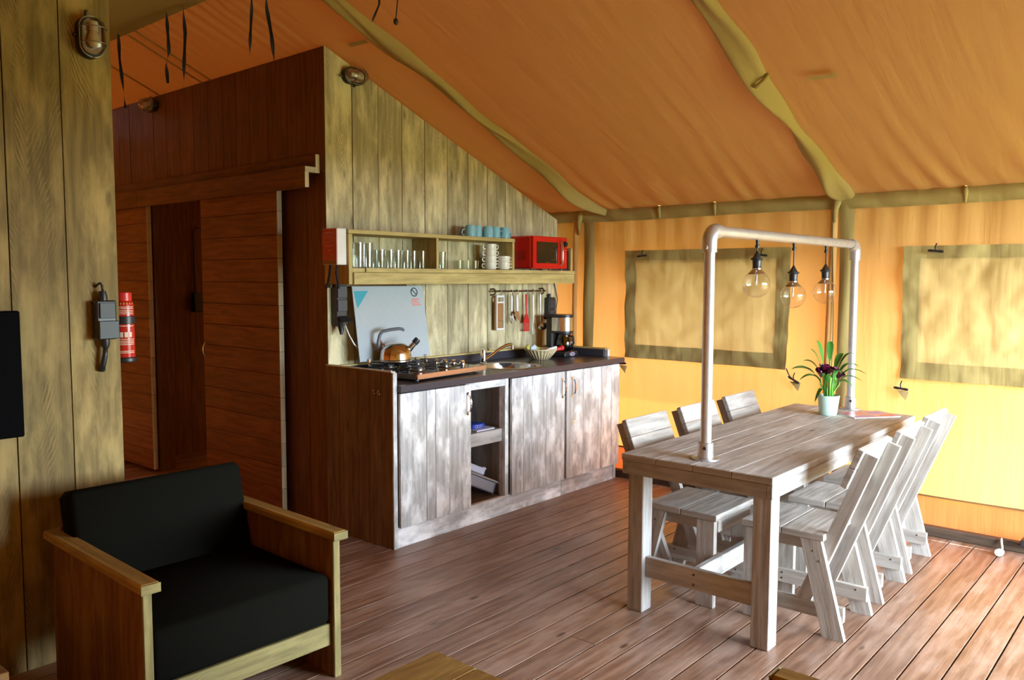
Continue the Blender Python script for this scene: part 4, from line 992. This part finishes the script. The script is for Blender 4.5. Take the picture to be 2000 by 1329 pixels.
# ---------------------------------------------------------------- armchair
def armchair(name, lab, loc, rot):
    t = thing(name, lab, 'armchair', loc, rot, local=True)      # faces -y, origin at front centre
    hw = .365
    for s in (-1, 1):
        sd_ = node(t, 'side_panel')
        for a, b in ((.022, .20), (.20, .41), (.41, .62), (.62, .80)):
            part(sd_, 'board', MB().b6(s*hw-.013, s*hw+.013, a+.001, b-.001, 0, .548, .002, 2), ARMW)
        part(t, 'front_edge', MB().b6(s*hw-.015, s*hw+.015, .008, .022, 0, .548, .002, 2), LITARM, label='front edge of the side panel, painted as lit')
        part(t, 'armrest', MB().b6(s*hw-.033, s*hw+.033, -.018, .83, .548, .583, .007, 1), ARMTOP)
        part(t, 'armrest_end', MB().b6(s*hw-.032, s*hw+.032, -.022, -.018, .550, .581, .002), LITARM, label='cut end of the armrest, painted as lit')
    part(t, 'front_rail', MB().b6(-hw+.014, hw-.014, .030, .058, .125, .212, .003, 0), LITARM)
    part(t, 'seat_support', MB().b6(-hw+.014, hw-.014, .058, .70, .195, .212, .002, 0), ARMW)
    part(t, 'back_rail', MB().b6(-hw+.014, hw-.014, .775, .80, .35, .60, .003, 0), ARMW)
    part(t, 'seat_cushion', MB().box((0, .37, .312), (.695, .70, .195), None, .020), CUSH, 1.4)
    bm_ = MB().box((0, .695, .545), (.70, .135, .40), Matrix.Rotation(R(-14), 3, 'X'), .022)
    part(t, 'back_cushion', bm_, CUSH, 1.4)
    return t
ARMTOP = wood('armrest_wood', (.22, .13, .035), (.38, .24, .07), (.50, .37, .12), .5, .5, .5, .2, 60, .3)
LITARM = wood('lit_armchair_wood', (.15, .125, .045), (.26, .22, .08), (.40, .335, .135), .6, .65, .4, .5, 50, .3)  # armchair wood lightened, light on the front faces put into the colour
armchair('armchair', 'brown plank armchair with black cushions beside the left partition', (1.535, 2.53, 0), R(-1.2))
armchair('armchair', 'plank armchair at the bottom edge, only its armrest corner showing', (1.55, .77, 0), R(180))
# low tables at the bottom edge
cft = thing('coffee_table', 'olive wooden coffee table corner at the bottom edge', 'table', (1.30, 1.45, 0))
for i in range(4): part(cft, 'top_plank', MB().b6(.78, 1.71, 1.07+.18*i+.001, 1.25+.18*i-.001, .370, .400, .003, 0), ARMTOP)
for xx in (.80, 1.62):
    for yy in (1.09, 1.70): part(cft, 'leg', MB().b6(xx, xx+.07, yy, yy+.07, 0, .37, .003, 2), ARMTOP)
part(cft, 'apron', MB().b6(.84, 1.66, 1.72, 1.745, .30, .369, .003, 0), ARMTOP)
stl = thing('side_table', 'low wooden side table corner at the lower left edge', 'table', (.55, 2.85, 0))
for i in range(2): part(stl, 'top_plank', MB().b6(.30, .796, 2.625+.22*i, 2.843+.22*i, .372, .400, .003, 0), ARMW)
part(stl, 'front_board', MB().b6(.31, .788, 2.63, 2.655, .05, .371, .003, 0), LITARM)
for xx in (.31, .76): part(stl, 'side_board', MB().b6(xx, xx+.026, 2.656, 3.05, 0, .371, .003, 2), ARMW)

# ---------------------------------------------------------------- lamps, switch, extinguisher, tv
def bulkhead(lab, loc, mat, group='oval bulkhead lamps on the plank walls'):
    """local frame: x along the lamp, y across, z out of the wall"""
    t = thing('bulkhead_lamp', lab, 'lamp', loc, 0, group, local=True)
    t.rotation_euler = mat.to_euler()
    def oval(a, b, n=32):
        o = []
        for k in range(n):
            q = 2*math.pi*k/n; c, s = math.cos(q), math.sin(q)
            o.append((c*b+(a-b)*(1 if c > 0 else -1)*min(1, abs(c)*6), s*b))
        return o
    def rings(rr):
        m = MB(); n = 32; vs = []; fs = []
        for a, b, z in rr: vs += [(x, yy, z) for x, yy in oval(a, b, n)]
        for i in range(len(rr)-1):
            for k in range(n): fs.append([i*n+k, i*n+(k+1) % n, (i+1)*n+(k+1) % n, (i+1)*n+k])
        fs.append(list(range(n))[::-1]); fs.append([(len(rr)-1)*n+k for k in range(n)])
        return m.add(vs, fs, [[(0, 0)]*len(f) for f in fs])
    part(t, 'base', rings([(.082, .050, 0), (.082, .050, .030), (.078, .046, .036)]), BLACK, .6)
    part(t, 'reflector', rings([(.070, .040, .036), (.066, .036, .040)]), STEEL, .6)
    part(t, 'glass_dome', rings([(.074, .043, .036), (.073, .042, .058), (.066, .036, .082), (.052, .024, .094), (.03, .008, .097)]), LAMPG, .8)
    part(t, 'lamp_socket', MB().tube([(-.055, 0, .055), (-.02, 0, .055)], .016, 12), WHITE, .7)
    part(t, 'bulb', MB().tube([(-.02, 0, .055), (0, 0, .055), (.025, 0, .055), (.04, 0, .055), (.046, 0, .055)], [.012, .020, .024, .016, .004], 14), plain('frosted_bulb', (.75, .68, .52), .3), .8)
    cg = MB(); cg.tube([(a, b, .040) for a, b in oval(.080, .048)]+[(oval(.080, .048)[0][0], oval(.080, .048)[0][1], .040)], .003, 6)
    for x in (-.03, .03): cg.tube([(x, -.049, .040), (x, -.046, .066), (x, -.030, .092), (x, 0, .102), (x, .030, .092), (x, .046, .066), (x, .049, .040)], .0022, 6)
    part(t, 'wire_guard', cg, plain('dull_wire', (.30, .28, .22), .4, .9), 0)
    part(t, 'lug', MB().tube([(-.082, -.012, .012), (-.100, -.012, .014), (-.104, -.006, .014)], .006, 8), BLACK, .7)
    part(t, 'lug', MB().tube([(.0, -.050, .02), (.0, -.064, .022)], .008, 8), BLACK, .7)
    return t
# on wall_left facing -y: local z -> -y ; local x -> -z (socket end up)
bulkhead('wire guarded oval lamp high on the left partition', (1.437, 3.488, 2.505), Matrix(((0, -1, 0), (0, 0, -1), (-1, 0, 0))).transposed().inverted() if False else Matrix((Vector((0, 0, -1)), Vector((-1, 0, 0)), Vector((0, -1, 0)))).transposed())
bulkhead('wire guarded oval lamp at the top corner of the kitchen wall', (3.272, 4.138, 2.792), Matrix((Vector((1, 0, .0)), Vector((0, 0, 1)), Vector((0, -1, 0)))).transposed())
bulkhead('wire guarded oval lamp high on the brown corridor wall', (3.063, 6.30, 2.872), Matrix((Vector((0, 1, 0)), Vector((0, 0, 1)), Vector((-1, 0, 0)))).transposed() if False else Matrix((Vector((0, 1, 0)), Vector((0, 0, -1)), Vector((-1, 0, 0)))).transposed())

sw = thing('light_switch', 'black weatherproof switch and socket on the left partition', 'switch', (1.452, 3.47, 1.295))
part(sw, 'housing', MB().b6(1.412, 1.492, 3.436, 3.488, 1.297, 1.457, .006), BLACK)
part(sw, 'rocker', MB().b6(1.422, 1.484, 3.428, 3.437, 1.384, 1.448, .004), plain('switch_grey', (.03, .033, .033), .5))
part(sw, 'cover', MB().b6(1.416, 1.496, 3.424, 3.437, 1.300, 1.374, .004), plain('cover_grey', (.038, .045, .045), .5))
part(sw, 'cable_gland', MB().lathe([(.017, 1.457), (.017, 1.475), (.012, 1.495)], 14, (1.448, 3.46, 0)), BLACK, .6)
part(sw, 'cable_gland', MB().lathe([(.012, 1.262), (.017, 1.276), (.017, 1.297)], 14, (1.452, 3.46, 0)), BLACK, .6)
part(sw, 'cable', MB().tube([(1.448, 3.46, 1.492), (1.447, 3.46, 1.515), (1.441, 3.465, 1.528), (1.434, 3.478, 1.52), (1.431, 3.487, 1.512)], .005, 8), BLACK, 0)
part(sw, 'cable', MB().tube([(1.452, 3.46, 1.265), (1.449, 3.462, 1.23), (1.443, 3.466, 1.195), (1.440, 3.474, 1.176), (1.448, 3.486, 1.172)], [.010, .011, .012, .013, .013], 8), BLACK, 0)

ex = thing('fire_extinguisher', 'red fire extinguisher with a black strap behind the left partition edge', 'extinguisher', (1.575, 3.56, 1.188))
eo = (1.575, 3.56, 0)
part(ex, 'cylinder', MB().lathe([(.040, 1.20), (.041, 1.205), (.041, 1.432), (.038, 1.445), (.032, 1.452)], 24, eo), EXTRED, .6)
part(ex, 'cap', MB().lathe([(.033, 1.452), (.033, 1.484), (.029, 1.488)], 24, eo), plain('cap_red', (.65, .03, .02), .35), .6)
part(ex, 'foot_ring', MB().lathe([(.042, 1.188), (.046, 1.192), (.046, 1.206), (.042, 1.210)], 24, eo), BLACK, .6)
part(ex, 'strap', MB().lathe([(.0415, 1.352), (.044, 1.354), (.044, 1.384), (.0415, 1.386)], 24, eo), BLACK, .6)
m = MB()
def band(z0, z1, a0, a1, mm=None, rr=.0413):
    (mm or m).sheet(lambda a, b: Vector((eo[0]+rr*math.cos(a0+(a1-a0)*a), eo[1]+rr*math.sin(a0+(a1-a0)*a), z0+(z1-z0)*b)), 8, 1)
A0, A1 = R(-150), R(-55)
for z in (1.395, 1.402, 1.409, 1.418, 1.424): band(z, z+.0028, A0, A1)
for k in range(3): band(1.296, 1.318, R(-140+26*k), R(-122+26*k))
for z in (1.286, 1.278, 1.271, 1.264, 1.235, 1.228, 1.343): band(z, z+.003, A0, A1)
part(ex, 'print', m, plain('cream_print', (.75, .66, .50), .5), 0, kind='stuff')
m2 = MB()
for k in range(6): band(1.436, 1.443, R(-150+17*k), R(-144+17*k), m2)
part(ex, 'star_print', m2, GOLDP, 0)
part(ex, 'bracket', MB().b6(1.529, 1.537, 3.54, 3.58, 1.33, 1.41, .001), BLACK)

tv = thing('television', 'black flat television at the left picture edge on the partition', 'television', (.70, 3.44, .944))
part(tv, 'bezel', MB().b6(.28, 1.128, 3.425, 3.465, .944, 1.424, .005), SCREEN)
part(tv, 'screen', MB().b6(.295, 1.113, 3.4235, 3.4255, .962, 1.41, .0005), SCREEN)
part(tv, 'wall_mount', MB().b6(.60, .85, 3.465, 3.489, 1.05, 1.3, .002), BLACK)

# room socket seen in the dark doorway
rs = thing('room_socket', 'black socket box with cable inside the dark doorway', 'socket', (3.66, 6.84, 1.25))
part(rs, 'housing', MB().b6(3.62, 3.70, 6.80, 6.849, 1.25, 1.42, .005), BLACK)
part(rs, 'cover', MB().b6(3.628, 3.692, 6.793, 6.80, 1.26, 1.33, .003), BLACK)
part(rs, 'cable', MB().tube([(3.65, 6.835, 1.42), (3.65, 6.84, 1.95), (3.67, 6.84, 1.98), (3.95, 6.84, 2.0)], .006, 6), BLACK, 0)

# ---------------------------------------------------------------- window flaps
def flap(name, lab, y0, y1, z0, z1, seed, cat='window flap', peel=0.0):
    rn = random.Random(seed); ph = [rn.uniform(0, 6.28) for _ in range(8)]
    t = thing(name, lab, cat, (XW-.02, (y0+y1)/2, z0))
    def P(yy, z, off):
        a = (yy-y0)/(y1-y0); b = (z-z0)/(z1-z0)
        x = XW-.026-off
        x -= .007*math.sin(9*a+6*b+ph[0])*math.sin(5*b-4*a+ph[1]) + .004*math.sin(17*a-11*b+ph[2]) + .0035*math.sin(23*b+14*a+ph[3])
        x -= .040*abs(mnoise.noise(Vector((yy*2.6+z*1.5+seed*7, z*3.2-yy, 1.3))))+.022*abs(mnoise.noise(Vector((yy*6+seed*3, z*6+yy*2, 4.1))))+.008*abs(mnoise.noise(Vector((yy*15, z*15, 2.2))))-.010
        q = max(0, 1-a/.25)*max(0, 1-b/.3)
        return Vector((x-.05*q*peel, yy, z+.0*q))
    by, bz0, bz1 = .095, .105, .075
    def sh_(ya, yb, za, zb, off, nu, nv): return MB().sheet(lambda a, b: P(ya+(yb-ya)*a, za+(zb-za)*b, off), nu, nv)
    part(t, 'panel', sh_(y0, y1, z0, z1, 0, 70, 44), CFLAP, 0)
    for ya, yb, za, zb in ((y0, y0+by, z0, z1), (y1-by, y1, z0, z1), (y0+by, y1-by, z1-bz1, z1), (y0+by, y1-by, z0, z0+bz0)):
        part(t, 'border', sh_(ya, yb, za, zb, .003, max(6, int((yb-ya)/.018)), max(4, int((zb-za)/.018))), COLIVE, 0)
    return t
flap('window_flap', 'olive bordered canvas window flap behind the hanging bulbs', 2.188, 3.49, .942, 1.765, 1, peel=1)
flap('window_flap', 'olive bordered canvas window flap at the right picture edge', .18, 1.478, .942, 1.752, 2)
flap('window_flap', 'canvas window flap further along the wall', 4.9, 6.3, .942, 1.752, 3)
def toggle(lab, yy, z, ang, tri):
    t = thing('tie_toggle', lab, 'toggle', (XW-.05, yy, z), 0, 'black window toggles')
    c = Vector((XW-.055 if tri else XW-.085, yy, z)); dy = Vector((0, math.cos(ang), math.sin(ang)))
    part(t, 'peg', MB().tube([c-dy*.042, c-dy*.03, c, c+dy*.03, c+dy*.042], [.006, .009, .007, .009, .006], 8), BLACK, .7)
    part(t, 'loop', MB().tube([c, c+Vector((.01, .006, .025)), c+Vector((.022, .002, .045))], .004, 6), BLACK, 0)
    if tri:
        part(t, 'tab', MB().prism([c+Vector((.01, .03, -.012)), c+Vector((.01, -.045, -.015)), c+Vector((.01, -.028, -.075))], (.004, 0, 0), (0, 0, 1)), CFLAP)
    return t
toggle('black toggle at the upper left of the flap behind the bulbs', 3.31, 1.722, -.1, False)
toggle('black toggle at the upper right of the flap behind the bulbs', 2.37, 1.712, .1, False)
toggle('black toggle at the top of the right picture edge flap', 1.29, 1.718, .1, False)
toggle('black toggle with a tan tab beside the worktop end', 3.50, .893, -.1, True)
toggle('black toggle with a tan tab left of the plant', 2.135, .878, .5, True)
toggle('black toggle with a tan tab right of the far pipe upright', 1.462, .880, .1, True)
single('flap_tie', MB().tube([(XW-.05, 2.19, .95), (XW-.06, 2.17, .918), (XW-.055, 2.15, .885)], .004, 6), BLACK, 'short black cord tying the flap corner to its toggle', 'cord', (XW-.05, 2.19, .885), smooth=0)

# hanging straps under the ridge
def strap(lab, pts, w=.011):
    m = MB(); n = len(pts)
    def fn(a, b):
        f = a*(n-1); i = min(n-2, int(f)); p = Vector(pts[i]).lerp(Vector(pts[i+1]), f-i)
        tw = math.sin(f*2.3+p.y)*1.2
        sd = Vector((math.cos(tw), -math.sin(tw)*.8, 0))
        return p+sd*w*(2*b-1)
    m.sheet(fn, (n-1)*5, 1)
    return single('roof_strap', m, STRAP, lab, 'strap', pts[-1], 'black straps hanging from the ridge', 0)
XR = XRIDGE
strap('black ridge strap nearest the left partition', [(XR, 5.55, 3.14), (XR, 5.545, 2.98), (XR+.01, 5.53, 2.80), (XR+.01, 5.505, 2.66)])
strap('black ridge strap, second from the left partition', [(XR, 4.90, 3.16), (XR, 4.89, 3.04), (XR+.01, 4.90, 2.92), (XR, 4.92, 2.84), (XR, 4.905, 2.728)])
strap('black ridge strap, third from the left partition', [(XR, 4.70, 3.16), (XR, 4.68, 2.98), (XR, 4.705, 2.80), (XR, 4.715, 2.655)])
strap('black ridge strap left of the box corner, shorter one', [(XR, 3.97, 3.16), (XR, 3.97, 2.98), (XR, 3.99, 2.84), (XR, 4.0, 2.73)], .009)
strap('black ridge strap nearest the kitchen wall corner', [(XR, 3.84, 3.16), (XR, 3.83, 2.95), (XR, 3.79, 2.80), (XR, 3.77, 2.655)])
strap('short curled black strap at the top above the kitchen', [(XR, 2.93, 3.16), (XR, 2.93, 2.95), (XR, 2.935, 2.78), (XR, 2.985, 2.715)], .006)
tc_ = strap('thin black cord with an end toggle at the top above the kitchen', [(XR, 2.80, 3.16), (XR, 2.80, 2.95), (XR, 2.81, 2.78), (XR, 2.824, 2.69)], .003)
part(tc_, 'end_toggle', MB().ball((XR, 2.824, 2.683), (.011, .011, .016), 10, 8), BLACK, .8)

# plug and cable at the sill, right edge
pg = thing('extension_cable', 'white plug and black cable lying by the sill at the right', 'plug', (5.25, .85, 0))
part(pg, 'plug', MB().tube([(5.18, .872, .024), (5.20, .868, .022), (5.235, .862, .020)], [.020, .022, .012], 10), WHITE, .7)
part(pg, 'white_loop', MB().tube([(5.235, .862, .02), (5.28, .87, .03), (5.31, .88, .055), (5.32, .88, .07)], .006, 8), WHITE, 0)
part(pg, 'cable', MB().tube([(5.32, .88, .066), (5.30, .84, .068), (5.285, .80, .066), (5.28, .78, .06)], .005, 8), BLACK, 0)
part(pg, 'socket_block', MB().b6(5.235, 5.325, .66, .78, .058, .105, .010), BLACK)
